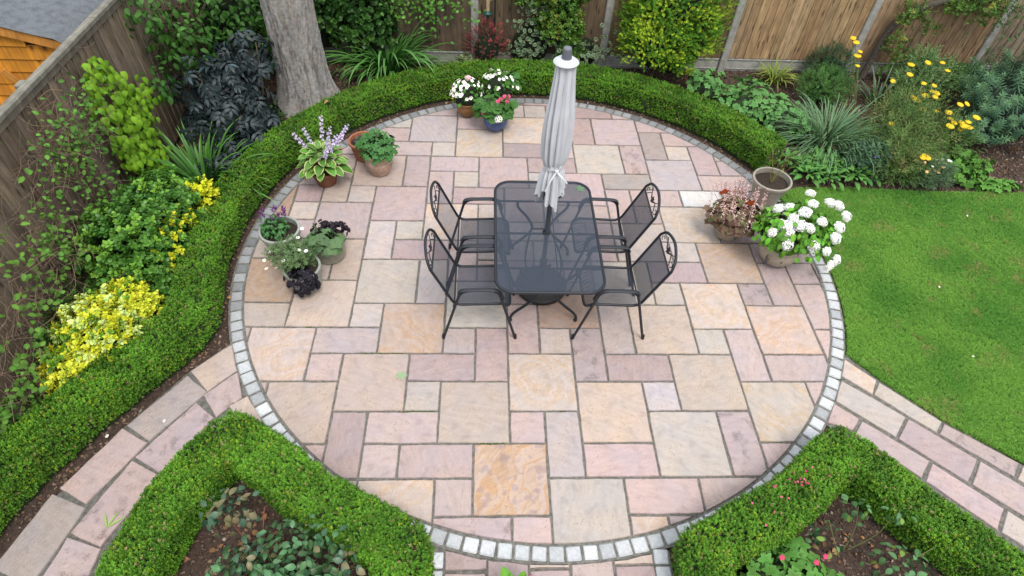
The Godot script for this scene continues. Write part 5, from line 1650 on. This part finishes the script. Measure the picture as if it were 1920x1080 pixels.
	lv = vset(6, func() -> MB: return lobed(rf(0.046, 0.068), 5, 0.32, vary(Color(0.085, 0.21, 0.055), 0.25), vary(Color(0.105, 0.25, 0.065), 0.22), 0.5))
	xf = []
	for q in [[V(2.95, 0.14, -2.72), V(0.46, 0.26, 0.46), 280], [V(2.50, 0.14, -3.22), V(0.30, 0.22, 0.24), 80], [V(3.32, 0.14, -2.42), V(0.30, 0.22, 0.36), 140]]:
		xf.append_array(dome(q[2], q[0], q[1], 0.75, 1.2, 0.2, 0.02, 0.25))
		core(t, q[0] - V(0, 0.08, 0), q[1] * 0.75, Color(0.02, 0.04, 0.012))
	parts(lv, "leaf", LEAF_M, xf, t)
	t = thing("variegated_agapanthus", "yellow striped strap leaved tuft in front of the bright fence panel", "plant")
	clump(t, V(3.63, 0.0, -3.62), 90, 0.26, 0.42, 0.022, 1.8, Color(0.10, 0.19, 0.03), Color(0.16, 0.24, 0.04), 0.10, Color(0.46, 0.42, 0.12))
	t = bush("dwarf_conifer", "small dark grey green conifer at the foot of the back fence", "shrub", [[V(4.38, 0.20, -3.68), V(0.32, 0.30, 0.22)]], 2600, sprig(12, 0.026, 0.0045, 0.07, 0.8, 2), Color(0.025, 0.065, 0.03), Color(0.055, 0.115, 0.05))
	t = bush("santolina", "fine leaved bright green bush between the dwarf conifer and the grassy clump", "shrub", [[V(4.12, 0.16, -3.15), V(0.30, 0.26, 0.26)]], 3000, sprig(12, 0.03, 0.005, 0.08, 0.7, 2), Color(0.05, 0.14, 0.03), Color(0.09, 0.21, 0.05))
	# leaning tree with a clipped side branch
	t = thing("leaning_tree", "thin dark trunked small tree leaning against the back fence with clipped leafy branches", "tree")
	m = MB.new()
	m.tube(curve([V(5.02, -0.03, -3.80), V(5.06, 0.30, -3.82), V(5.10, 0.62, -3.85), V(5.24, 0.88, -3.86), V(5.52, 1.05, -3.86), V(6.0, 1.16, -3.85), V(6.5, 1.2, -3.85)], 6), [0.062, 0.055, 0.05, 0.045], 12, Color(0.10, 0.085, 0.07))
	for i in m.v.size(): m.v[i] += m.nr[i] * N(m.v[i], 14.0) * 0.012
	put(m, "trunk", MAT.bark, t)
	var lsp := sprig(9, 0.034, 0.016, 0.06, 1.0, 2)
	xs = []
	for q in [[V(5.28, 0.92, -3.74), V(0.22, 0.22, 0.16), 110], [V(5.22, 0.55, -3.74), V(0.16, 0.16, 0.12), 60], [V(5.36, 0.36, -3.72), V(0.18, 0.12, 0.12), 55], [V(5.38, 0.14, -3.70), V(0.26, 0.14, 0.14), 70], [V(6.05, 1.10, -3.72), V(0.42, 0.20, 0.16), 190], [V(6.4, 1.0, -3.72), V(0.26, 0.22, 0.14), 90], [V(5.66, 0.74, -3.76), V(0.12, 0.06, 0.08), 24]]:
		xs.append_array(tips(q[2], q[0], q[1], 0.8, 1.25, -0.8, 0.4))
	stuff(lsp, "foliage", LEAF_M, xs, tones(xs, Color(0.05, 0.13, 0.022), Color(0.12, 0.22, 0.04), 4.0, Color(0.24, 0.28, 0.05), 0.12), t)
	# ornamental grass, yarrow, euphorbia and low plants along the lawn
	t = thing("blue_grass", "big arching blue green grassy clump beside the right end of the hedge", "plant")
	clump(t, V(3.80, 0.0, -2.05), 520, 0.40, 0.80, 0.012, 2.0, Color(0.065, 0.145, 0.06), Color(0.15, 0.27, 0.14), 0.36)
	clump(t, V(3.6, 0.0, -1.9), 90, 0.35, 0.6, 0.010, 2.2, Color(0.055, 0.11, 0.045), Color(0.20, 0.24, 0.11), 0.25)
	t = thing("strap_plant", "small grey green strap leaved tuft on the soil before the leaning tree", "plant")
	clump(t, V(4.95, 0.0, -3.10), 46, 0.25, 0.5, 0.022, 1.3, Color(0.05, 0.10, 0.05), Color(0.09, 0.15, 0.08), 0.14)
	t = thing("yarrow", "tall feathery yarrow with flat golden yellow flower heads, right of the grassy clump", "plant")
	xs = []
	for q in [[V(4.42, 0.20, -1.55), V(0.34, 0.34, 0.38), 380], [V(4.60, 0.26, -2.05), V(0.36, 0.38, 0.36), 330], [V(4.95, 0.22, -2.30), V(0.34, 0.34, 0.34), 230], [V(4.35, 0.16, -1.32), V(0.26, 0.26, 0.14), 200], [V(5.05, 0.24, -1.80), V(0.28, 0.30, 0.30), 200]]:
		xs.append_array(tips(q[2], q[0], q[1], 0.9, 1.5, -0.3, 0.4))
	stuff(sprig(12, 0.045, 0.006, 0.13, 0.55, 2), "feathery_foliage", LEAF_M, xs, tones(xs, Color(0.07, 0.14, 0.035), Color(0.13, 0.21, 0.055), 3.0, Color(0.20, 0.22, 0.08), 0.12), t)
	var yv := []
	for i in 3:
		m = MB.new()
		m.lathe([Vector2(0.004, -0.022), Vector2(0.034, -0.004), Vector2(0.036, 0.003), Vector2(0.03, 0.010), Vector2(0.016, 0.015), Vector2(0, 0.016)], 16, [Color(0.35, 0.30, 0.02), Color(0.66, 0.44, 0.004), Color(0.72, 0.48, 0.004)])
		for k in 70:
			var a := k * 2.4
			var r := 0.036 * sqrt((k + 0.5) / 70.0)
			m.box(V(cos(a) * r, 0.014 - r * 0.25, sin(a) * r), V(0.008, 0.006, 0.008), vary(Color(0.76, 0.52, 0.004), 0.14), 0.002, Basis(Vector3.UP, a))
		yv.append(m.mesh())
	# heads stand where the photograph shows them: x, y, z
	for q in [[4.38, 0.75, -3.31], [4.33, 0.75, -3.06], [4.35, 0.78, -3.37], [4.31, 0.70, -3.04], [4.33, 0.60, -2.97], [5.16, 0.55, -3.13], [5.09, 0.50, -2.96], [5.43, 0.55, -3.20], [5.64, 0.55, -3.21], [5.68, 0.50, -3.09], [4.91, 0.40, -2.96], [5.17, 0.50, -2.74], [5.29, 0.50, -2.69], [5.19, 0.50, -2.54], [5.23, 0.50, -2.50], [5.16, 0.50, -2.41], [5.04, 0.50, -2.43], [4.86, 0.50, -2.39], [4.87, 0.50, -2.33], [4.89, 0.50, -2.30], [4.99, 0.40, -2.28], [5.22, 0.35, -2.33], [5.40, 0.50, -2.24], [5.50, 0.50, -2.26], [5.15, 0.50, -2.05], [5.10, 0.50, -1.91], [5.10, 0.50, -1.83], [5.01, 0.50, -1.75], [5.20, 0.50, -1.84], [5.19, 0.50, -1.76], [5.29, 0.50, -1.85], [5.24, 0.50, -1.73], [5.45, 0.50, -1.95], [5.18, 0.45, -1.77], [4.36, 0.45, -1.86], [4.46, 0.45, -1.21], [4.47, 0.45, -1.18], [4.42, 0.45, -1.18]]:
		var p := V(q[0], q[1], q[2])
		var base := V(lerpf(p.x, 4.6, 0.35), 0.05, lerpf(p.z, -2.0, 0.3))
		var sm := MB.new()
		sm.tube(curve([base, base.lerp(p, 0.55) + V(0, 0.04, 0), p - V(0, 0.01, 0)], 4), [0.0055, 0.004], 5, Color(0.11, 0.17, 0.045))
		put(sm, "flower_stalk", MAT.matte, t)
		put(yv[rng.randi() % 3], "flower_head", MAT.petal, t, aim(p, V(1, 0, rf(-1, 1)), V(rf(-0.3, 0.3), 1, rf(0.0, 0.4)), rf(0.85, 1.3)))
	t = bush("feathery_perennial", "pale green feathery foliage in front of the fence, right of the leaning tree", "plant", [[V(5.75, 0.18, -3.35), V(0.45, 0.24, 0.25)], [V(5.55, 0.28, -3.5), V(0.16, 0.3, 0.12)]], 1500, sprig(10, 0.05, 0.010, 0.11, 0.8, 2), Color(0.09, 0.19, 0.06), Color(0.17, 0.28, 0.10))
	t = bush("low_shrub", "dark green low plant at the foot of the post right of the leaning tree", "plant", [[V(6.45, 0.10, -3.65), V(0.35, 0.18, 0.2)]], 1800, small_sprig, Color(0.04, 0.11, 0.03), Color(0.08, 0.17, 0.04))
	# euphorbia: whorled shoots
	t = thing("euphorbia", "large blue green euphorbia with whorled shoots at the right edge", "shrub")
	var shoot := []
	for i in 4:
		m = MB.new()
		m.tube([V(0, -0.05, 0), V(0, 0.17, 0)], [0.005, 0.003], 5, Color(0.13, 0.17, 0.07))
		for k in 46:
			var u := k / 45.0
			var a := k * 2.4
			m.add(leaf(lerpf(0.085, 0.05, u), 0.011, 3, 0.15, 0.6, vary(Color(0.045, 0.115, 0.072), 0.2).lerp(Color(0.11, 0.21, 0.09), u * 0.7)), aim(V(0, 0.18 * u, 0), V(cos(a), -0.15 + 1.1 * u * u, sin(a)), Vector3.UP))
		shoot.append(m.mesh())
	xf = []
	for q in [[V(6.25, 0.30, -2.45), V(0.62, 0.40, 0.60), 150], [V(6.75, 0.35, -3.0), V(0.6, 0.45, 0.5), 60], [V(5.75, 0.16, -2.15), V(0.24, 0.16, 0.22), 26]]:
		xf.append_array(tips(q[2], q[0], q[1], 0.85, 1.3, -0.1, 0.12))
		core(t, q[0], q[1] * 0.7, Color(0.02, 0.035, 0.02))
	for i in xf.size(): xf[i] = xf[i] * Transform3D(Basis(Vector3.RIGHT, PI / 2), Vector3.ZERO)
	parts(shoot, "shoot", LEAF_M, xf, t)
	t = thing("bellflower", "broad leaved green ground cover along the lawn edge beside the end of the hedge", "plant")
	lv = vset(5, func() -> MB: return leaf(rf(0.12, 0.155), 0.062, 5, 0.25, 0.8, vary(Color(0.07, 0.19, 0.04), 0.35)))
	xf = []
	for i in 34:
		xf.append_array(rosette(13, V(rf(3.12, 4.25), rf(0.0, 0.05), rf(-1.65, -1.25)), 0.12, 0.11, 0.8))
	parts(lv, "leaf", LEAF_M, xf, t)
	t = bush("blue_flowered_plant", "leafy plant with a few violet blue bells below the grassy clump", "plant", [[V(4.06, 0.14, -1.50), V(0.26, 0.22, 0.18)]], 1700, sprig(8, 0.055, 0.02, 0.07, 1.0, 3), Color(0.035, 0.085, 0.045), Color(0.075, 0.15, 0.07))
	var fb := floret(0.018, 5, Color(0.12, 0.06, 0.36), Color(0.3, 0.2, 0.4), 0.6).mesh()
	for i in 8: put(fb, "flower", MAT.petal, t, aim(V(4.06 + rf(-0.22, 0.22), rf(0.24, 0.38), -1.48 + rf(-0.15, 0.15)), V(1, 0, 0), V(0, 0.8, 0.6) + rv(0.4)))
	t = bush("dianthus", "grey leaved clump with peach and white flowers at the lawn edge", "plant", [[V(4.72, 0.10, -1.30), V(0.26, 0.20, 0.16)]], 2300, sprig(12, 0.045, 0.005, 0.06, 0.7, 2), Color(0.06, 0.12, 0.06), Color(0.11, 0.18, 0.09))
	var fp := floret(0.021, 6, Color(0.80, 0.50, 0.24), Color(0.8, 0.45, 0.15), 0.3).mesh()
	var fw := floret(0.02, 6, Color(0.85, 0.85, 0.82), Color(0.8, 0.7, 0.3), 0.3).mesh()
	for i in 22:
		var p := V(4.66 + rf(-0.13, 0.13), rf(0.20, 0.33), -1.25 + rf(-0.1, 0.12))
		if i > 15: p += V(0.22, 0, rf(-0.2, 0.05))
		put(fp if i < 15 else fw, "flower" , MAT.petal, t, aim(p, V(1, 0, 0), V(0, 1, 0.4) + rv(0.4), rf(0.85, 1.2)))
	t = thing("hardy_geranium", "bright green lobed leaved mound between the dianthus and the euphorbia", "plant")
	lv = vset(5, func() -> MB: return lobed(rf(0.045, 0.06), 5, 0.42, vary(Color(0.075, 0.19, 0.03), 0.25), vary(Color(0.10, 0.25, 0.04), 0.2), 0.35))
	xf = []
	for q in [[V(5.25, 0.08, -1.50), V(0.36, 0.18, 0.24), 230], [V(5.1, 0.06, -1.80), V(0.4, 0.15, 0.28), 200], [V(5.6, 0.03, -1.22), V(0.3, 0.07, 0.08), 90]]:
		xf.append_array(dome(q[2], q[0], q[1], 0.75, 1.2, 0.1, 0.0, 0.25))
	core(t, V(5.22, 0.03, -1.6), V(0.34, 0.12, 0.3), Color(0.02, 0.04, 0.012))
	parts(lv, "leaf", LEAF_M, xf, t)
	t = thing("climbing_rose", "nearly bare climbing rose stems on the greyish fence panel at the far right", "climber")
	stems(t, [[V(6.55, 0, -3.8), V(6.6, 0.4, -3.85), V(6.55, 0.9, -3.86), V(6.75, 1.4, -3.86)], [V(6.6, 0, -3.8), V(6.85, 0.45, -3.85), V(7.1, 0.8, -3.86), V(7.2, 1.3, -3.86)], [V(6.6, 0.1, -3.8), V(6.8, 0.7, -3.86), V(6.95, 1.2, -3.86)]], 0.006, Color(0.10, 0.10, 0.05))
	lv = vset(3, func() -> MB: return leaf(rf(0.04, 0.055), 0.032, 4, 0.2, 0.4, vary(Color(0.05, 0.12, 0.03), 0.3)))
	xf = []
	for i in 46: xf.append(aim(V(6.85 + rng.randfn() * 0.2, 0.85 + rng.randfn() * 0.25, -3.80), V(rf(-1, 1), rf(-0.6, 0.4), 0.3), V(0, 0.6, 0.8)))
	parts(lv, "leaf", LEAF_M, xf, t)
	# rose bed, front left
	t = thing("rose_bush", "bushy rose with blue green leaves inside the front left hedge", "rose")
	lv = vset(6, func() -> MB: return leaf(rf(0.052, 0.07), 0.034, 5, 0.22, 0.7, vary(Color(0.045, 0.115, 0.050), 0.5), Color(0, 0, 0, 0), 0.8, 0.95))
	xf = []
	for q in [[V(-1.72, 0.30, 3.08), V(0.38, 0.22, 0.26), 330], [V(-1.6, 0.30, 3.35), V(0.44, 0.22, 0.24), 190], [V(-2.05, 0.26, 3.2), V(0.26, 0.2, 0.26), 170]]:
		xf.append_array(dome(q[2], q[0], q[1], 0.85, 1.25, 0.35, -0.1, 0.3))
	core(t, V(-1.75, 0.18, 3.3), V(0.25, 0.12, 0.2))
	parts(lv, "leaf", MAT.gloss_leaf, xf, t)
	stems(t, [[V(-1.8, 0, 3.2), V(-1.85, 0.2, 3.15), V(-1.95, 0.35, 3.0)], [V(-1.75, 0, 3.2), V(-1.7, 0.2, 3.15), V(-1.6, 0.4, 3.1)]], 0.007, Color(0.12, 0.13, 0.05))
	t = thing("rose_bush", "lanky rose with bronzed young leaves in the corner of the front left hedge", "rose")
	lv = vset(6, func() -> MB: return leaf(rf(0.055, 0.072), 0.037, 5, 0.22, 0.7, vary(Color(0.15, 0.15, 0.075), 0.4) if rng.randf() < 0.6 else vary(Color(0.05, 0.10, 0.06), 0.2)))
	xf = dome(80, V(-2.20, 0.43, 2.80), V(0.17, 0.13, 0.16), 0.85, 1.25, 0.35, -0.5, 0.35) + dome(90, V(-2.02, 0.30, 3.08), V(0.16, 0.14, 0.18), 0.85, 1.25, 0.35, -0.5, 0.35) + dome(26, V(-1.42, 0.46, 3.12), V(0.16, 0.08, 0.12), 0.85, 1.2, 0.35, -0.5, 0.35)
	parts(lv, "leaf", MAT.gloss_leaf, xf, t)
	stems(t, [[V(-2.05, 0, 3.0), V(-2.12, 0.25, 2.92), V(-2.25, 0.48, 2.80)], [V(-2.0, 0, 3.05), V(-2.0, 0.25, 2.95), V(-1.98, 0.45, 2.78)], [V(-1.6, 0, 3.2), V(-1.5, 0.25, 3.15), V(-1.4, 0.5, 3.1)]], 0.006, Color(0.22, 0.07, 0.05))
	# front right bed
	t = thing("hardy_geranium", "fresh green cut leaved geranium mound inside the front right hedge", "plant")
	lv = vset(6, func() -> MB: return lobed(rf(0.055, 0.068), 5, 0.45, vary(Color(0.075, 0.19, 0.035), 0.2), vary(Color(0.09, 0.23, 0.045), 0.18), 0.3))
	parts(lv, "leaf", LEAF_M, dome(130, V(1.52, 0.10, 3.18), V(0.32, 0.16, 0.26), 0.8, 1.25, 0.1, 0.1, 0.2), t)
	core(t, V(1.52, 0.05, 3.18), V(0.3, 0.11, 0.24), Color(0.02, 0.04, 0.012))
	var fr := floret(0.022, 5, Color(0.55, 0.03, 0.12), Color(0.5, 0.1, 0.1), 0.3).mesh()
	for p in [V(1.45, 0.27, 3.08), V(1.70, 0.22, 3.1), V(1.8, 0.18, 3.05)]: put(fr, "flower", MAT.petal, t, aim(p, V(1, 0, 0), V(0, 1, 0.5)))
	t = thing("rose_bush", "young sparse rose with thin stems in the corner of the front right hedge", "rose")
	lv = vset(6, func() -> MB: return leaf(rf(0.05, 0.066), 0.036, 5, 0.18, 0.5, vary(Color(0.07, 0.15, 0.06), 0.3) if rng.randf() < 0.7 else vary(Color(0.17, 0.25, 0.04), 0.3)))
	stems(t, [[V(2.05, 0, 2.95), V(2.06, 0.22, 2.88), V(2.02, 0.42, 2.80)], [V(2.08, 0, 2.95), V(2.2, 0.22, 2.92), V(2.25, 0.46, 2.85)], [V(2.2, 0, 3.15), V(2.35, 0.2, 3.1), V(2.48, 0.34, 3.05)], [V(2.0, 0, 3.0), V(1.92, 0.15, 2.95), V(1.85, 0.3, 2.85)]], 0.005, Color(0.13, 0.16, 0.05))
	xf = dome(22, V(2.02, 0.40, 2.82), V(0.12, 0.08, 0.1), 0.8, 1.2, 0.3, -0.6, 0.4) + dome(18, V(2.25, 0.44, 2.86), V(0.1, 0.07, 0.08), 0.8, 1.2, 0.3, -0.6, 0.4) + dome(60, V(2.30, 0.16, 3.15), V(0.26, 0.14, 0.22), 0.8, 1.3, 0.3, -0.2, 0.4) + dome(24, V(1.9, 0.12, 2.9), V(0.16, 0.1, 0.14), 0.8, 1.2, 0.3, -0.3, 0.4)
	parts(lv, "leaf", LEAF_M, xf, t)
	# soil surface: bark chips, crumbs and pale stones over the bare beds
	var g: Node = get_node("ground")
	var chips := []
	for i in 3:
		m = MB.new()
		m.box(Vector3.ZERO, [V(0.022, 0.005, 0.009), V(0.012, 0.009, 0.011), V(0.016, 0.004, 0.014)][i], Color.WHITE, 0.0025)
		chips.append(m.mesh())
	for w in 3:
		xs = []
		var cs := []
		for i in 26000:
			var p := Vector2(rf(-4.2, 7.0), rf(-3.95, 3.6))
			var rr := p.length()
			if rr < 3.03: continue
			if p.x > 2.8 and p.y > -1.16: continue
			if p.x > -1.0 and p.x < 0.85 and p.y > 2.8: continue
			if Geometry2D.is_point_in_polygon(p, PackedVector2Array([Vector2(-2.80, 1.12), Vector2(-3.08, 1.45), Vector2(-3.4, 1.95), Vector2(-3.70, 2.5), Vector2(-3.95, 3.1), Vector2(-4.1, 4.2), Vector2(-2.7, 4.2), Vector2(-2.85, 3.0), Vector2(-2.5, 2.0), Vector2(-2.2, 1.9)])): continue
			xs.append(Transform3D(Basis(rv(1).normalized(), rf(0, 6)).scaled(Vector3.ONE * rf(0.5, 2.0)), V(p.x, -0.028, p.y)))
			var c := Color(0.06, 0.04, 0.028).lerp(Color(0.20, 0.135, 0.09), rng.randf())
			if rng.randf() < 0.05: c = Color(0.34, 0.30, 0.26)
			elif rng.randf() < 0.08: c = Color(0.20, 0.10, 0.045)
			cs.append(vary(c, 0.3))
		stuff(chips[w], "bark_chips" if w == 0 else "bark_chips_%03d" % w, MAT.matte, xs, cs, g)
	# dry fallen leaves round the trunk and in the front beds
	var dl := leaf(0.06, 0.035, 4, 0.5, 1.4, Color.WHITE)
	xs = []
	var dc := []
	for q in [[V(-2.55, 0, -3.25), 0.38, 110], [V(-3.05, 0, -2.2), 0.35, 40], [V(-3.95, 0, -1.7), 0.25, 30], [V(2.1, 0, 2.85), 0.35, 46], [V(-2.1, 0, 2.85), 0.3, 40], [V(5.2, 0, -3.5), 0.4, 40], [V(2.6, 0, -3.3), 0.4, 40]]:
		for i in q[2]:
			xs.append(aim(q[0] + V(rng.randfn() * q[1], -0.02, rng.randfn() * q[1]), V(rf(-1, 1), rf(-0.1, 0.3), rf(-1, 1)), V(0, 1, 0) + rv(0.5), rf(0.5, 1.2)))
			dc.append(vary(Color(0.25, 0.13, 0.06), 0.4))
	stuff(dl, "leaf_litter", MAT.matte, xs, dc, g)

func build_small() -> void:
	# things that have fallen
	var iv := lobed(0.052, 5, 0.45, Color(0.24, 0.36, 0.20), Color(0.26, 0.38, 0.22), 0.2)
	tag(put(iv, "fallen_leaf", LEAF_M, self, aim(V(-1.27, 0.006, 1.50), V(0.3, 0.02, -1), V(0, 1, 0))), "pale green ivy leaf lying on a joint of the paving, left of the table", "leaf")
	tag(put(lobed(0.05, 5, 0.45, Color(0.10, 0.20, 0.10), Color(0.12, 0.22, 0.11), 0.2), "fallen_leaf", LEAF_M, self, aim(V(0.33, 0.732, -0.18), V(1, 0.02, -0.3), V(0, 1, 0))), "green ivy leaf lying on the far right corner of the mesh table", "leaf")
	var tw := thing("fallen_sprig", "three bladed pale green willow sprig lying on the left path", "leaf", V(-3.20, 0.004, 2.74))
	for a in [-0.5, 0.3, 0.9]: put(leaf(0.13, 0.013, 5, 0.2, 0.3, Color(0.25, 0.38, 0.10)), "leaf", LEAF_M, tw, aim(Vector3.ZERO, V(sin(a), 0.05, -cos(a)), V(0, 1, 0)))
	var dm := leaf(0.07, 0.04, 4, 0.5, 1.0, Color(0.30, 0.18, 0.09)).mesh()
	for q in [[V(-2.28, -0.005, -1.77), "dry brown leaf on the soil beside the setts, left of the hosta"], [V(-2.62, 0.0, -1.20), "dry curled leaf on the soil between hedge and setts near the hosta"], [V(-2.93, 0.0, 0.62), "dry forked leaf on the setts left of the daisy pot"], [V(-2.45, 0.38, -2.2), "pale brown leaf lying on the hedge in front of the tree trunk"]]:
		tag(put(dm, "fallen_leaf", MAT.matte, self, aim(q[0] + V(0, 0.006, 0), V(rf(-1, 1), 0.05, rf(-1, 1)), V(0, 1, 0))), q[1], "leaf")
	tag(put(leaf(0.085, 0.06, 4, 0.3, 0.5, Color(0.50, 0.46, 0.04)), "fallen_leaf", LEAF_M, self, aim(V(-1.07, 0.005, -2.97), V(1, 0.05, 0.3), V(0, 1, 0))), "yellow leaf on the soil left of the begonia pots", "leaf")
	tag(put(leaf(0.08, 0.06, 4, 0.3, 0.5, Color(0.26, 0.36, 0.27)), "fallen_leaf", LEAF_M, self, aim(V(-1.20, 0.005, -2.94), V(1, 0.05, 0.2), V(0, 1, 0))), "grey green leaf on the soil beside the yellow one", "leaf")
	var pm := leaf(0.021, 0.016, 3, 0.4, 0.8, Color(0.32, 0.02, 0.08)).mesh()
	var pp := leaf(0.020, 0.015, 3, 0.4, 0.8, Color(0.52, 0.07, 0.17)).mesh()
	for i in 19:
		var u := rf(0.2, 0.95)
		var c := Vector2(1.1, 2.92).lerp(Vector2(2.05, 2.42), clampf(0.62 + rng.randfn() * 0.16, 0.1, 0.98))
		tag(put(pm if i % 3 else pp, "fallen_petal", MAT.petal, self, aim(V(c.x + rf(-0.1, 0.1), 0.366, c.y + rf(-0.1, 0.1)), V(rf(-1, 1), 0.1, rf(-1, 1)), V(0, 1, 0) + rv(0.2))), "red or pink rose petal scattered on top of the front right hedge", "petal", "rose petals on the front right hedge")
	for q in [[V(1.70, 0.004, 0.40), "tiny magenta petal on the banded slab right of the table"], [V(-1.08, 0.004, -2.52), "tiny magenta petal on the paving left of the brown begonia pot"], [V(-3.08, 0.004, 0.30), "tiny magenta petal on the soil left of the daisy pot"]]:
		tag(put(pp, "fallen_petal", MAT.petal, self, aim(q[0], V(1, 0.05, 0.2), V(0, 1, 0), 0.7)), q[1], "petal")
	var wm := leaf(0.03, 0.024, 3, 0.5, 0.8, Color(0.80, 0.74, 0.72)).mesh()
	for q in [[3.95, 1.27], [4.05, 0.4], [4.95, -0.7], [4.4, 1.5]]:
		tag(put(wm, "fallen_petal", MAT.petal, self, aim(V(q[0], 0.02, q[1]), V(rf(-1, 1), 0.1, rf(-1, 1)), V(0, 1, 0), rf(0.5, 0.8))), "small pale petal lying on the lawn", "petal", "pale petals on the lawn")
	var mm := MB.new()  # moss in a few joints
	var mx := []
	var mc := []
	for q in [[-1.55, 1.235, 0.20], [-1.35, 1.235, 0.16], [-2.15, 0.945, 0.06], [-1.1, 1.815, 0.3], [-0.5, 2.105, 0.25], [2.62, 1.5, 0.08], [2.55, 1.52, 0.08], [0.1, 1.815, 0.06], [-1.22, 2.27, 0.05], [2.05, -1.655, 0.2], [-1.8, 1.6, 0.05]]:
		for k in int(q[2] * 220):
			mx.append(Transform3D(Basis(rv(1).normalized(), rf(0, 6)).scaled(Vector3.ONE * rf(0.5, 1.3)), V(q[0] + rf(-1, 1) * q[2] * 0.5, -0.006, q[1] + rf(-0.006, 0.006))))
			mc.append(vary(Color(0.06, 0.11, 0.015), 0.35))
	mm.box(Vector3.ZERO, V(0.008, 0.006, 0.008), Color.WHITE, 0.002)
	stuff(mm, "moss", MAT.matte, mx, mc, get_node("patio"))
	var st := MB.new()
	st.box(Vector3.ZERO, V(0.03, 0.016, 0.022), Color(0.7, 0.66, 0.6), 0.006)
	var sm := st.mesh()
	for q in [[-3.49, 2.03], [-3.1, 1.9]]:
		tag(put(sm, "pebble", MAT.matte, self, Transform3D(Basis(Vector3.UP, rf(0, 3)), V(q[0], 0.002, q[1]))), "pale pebble on the edge of the left path" if q[0] < -3.4 else "pale pebble lying on a slab of the left path", "pebble")

func i_pick() -> bool:
	return rng.randf() < 0.78
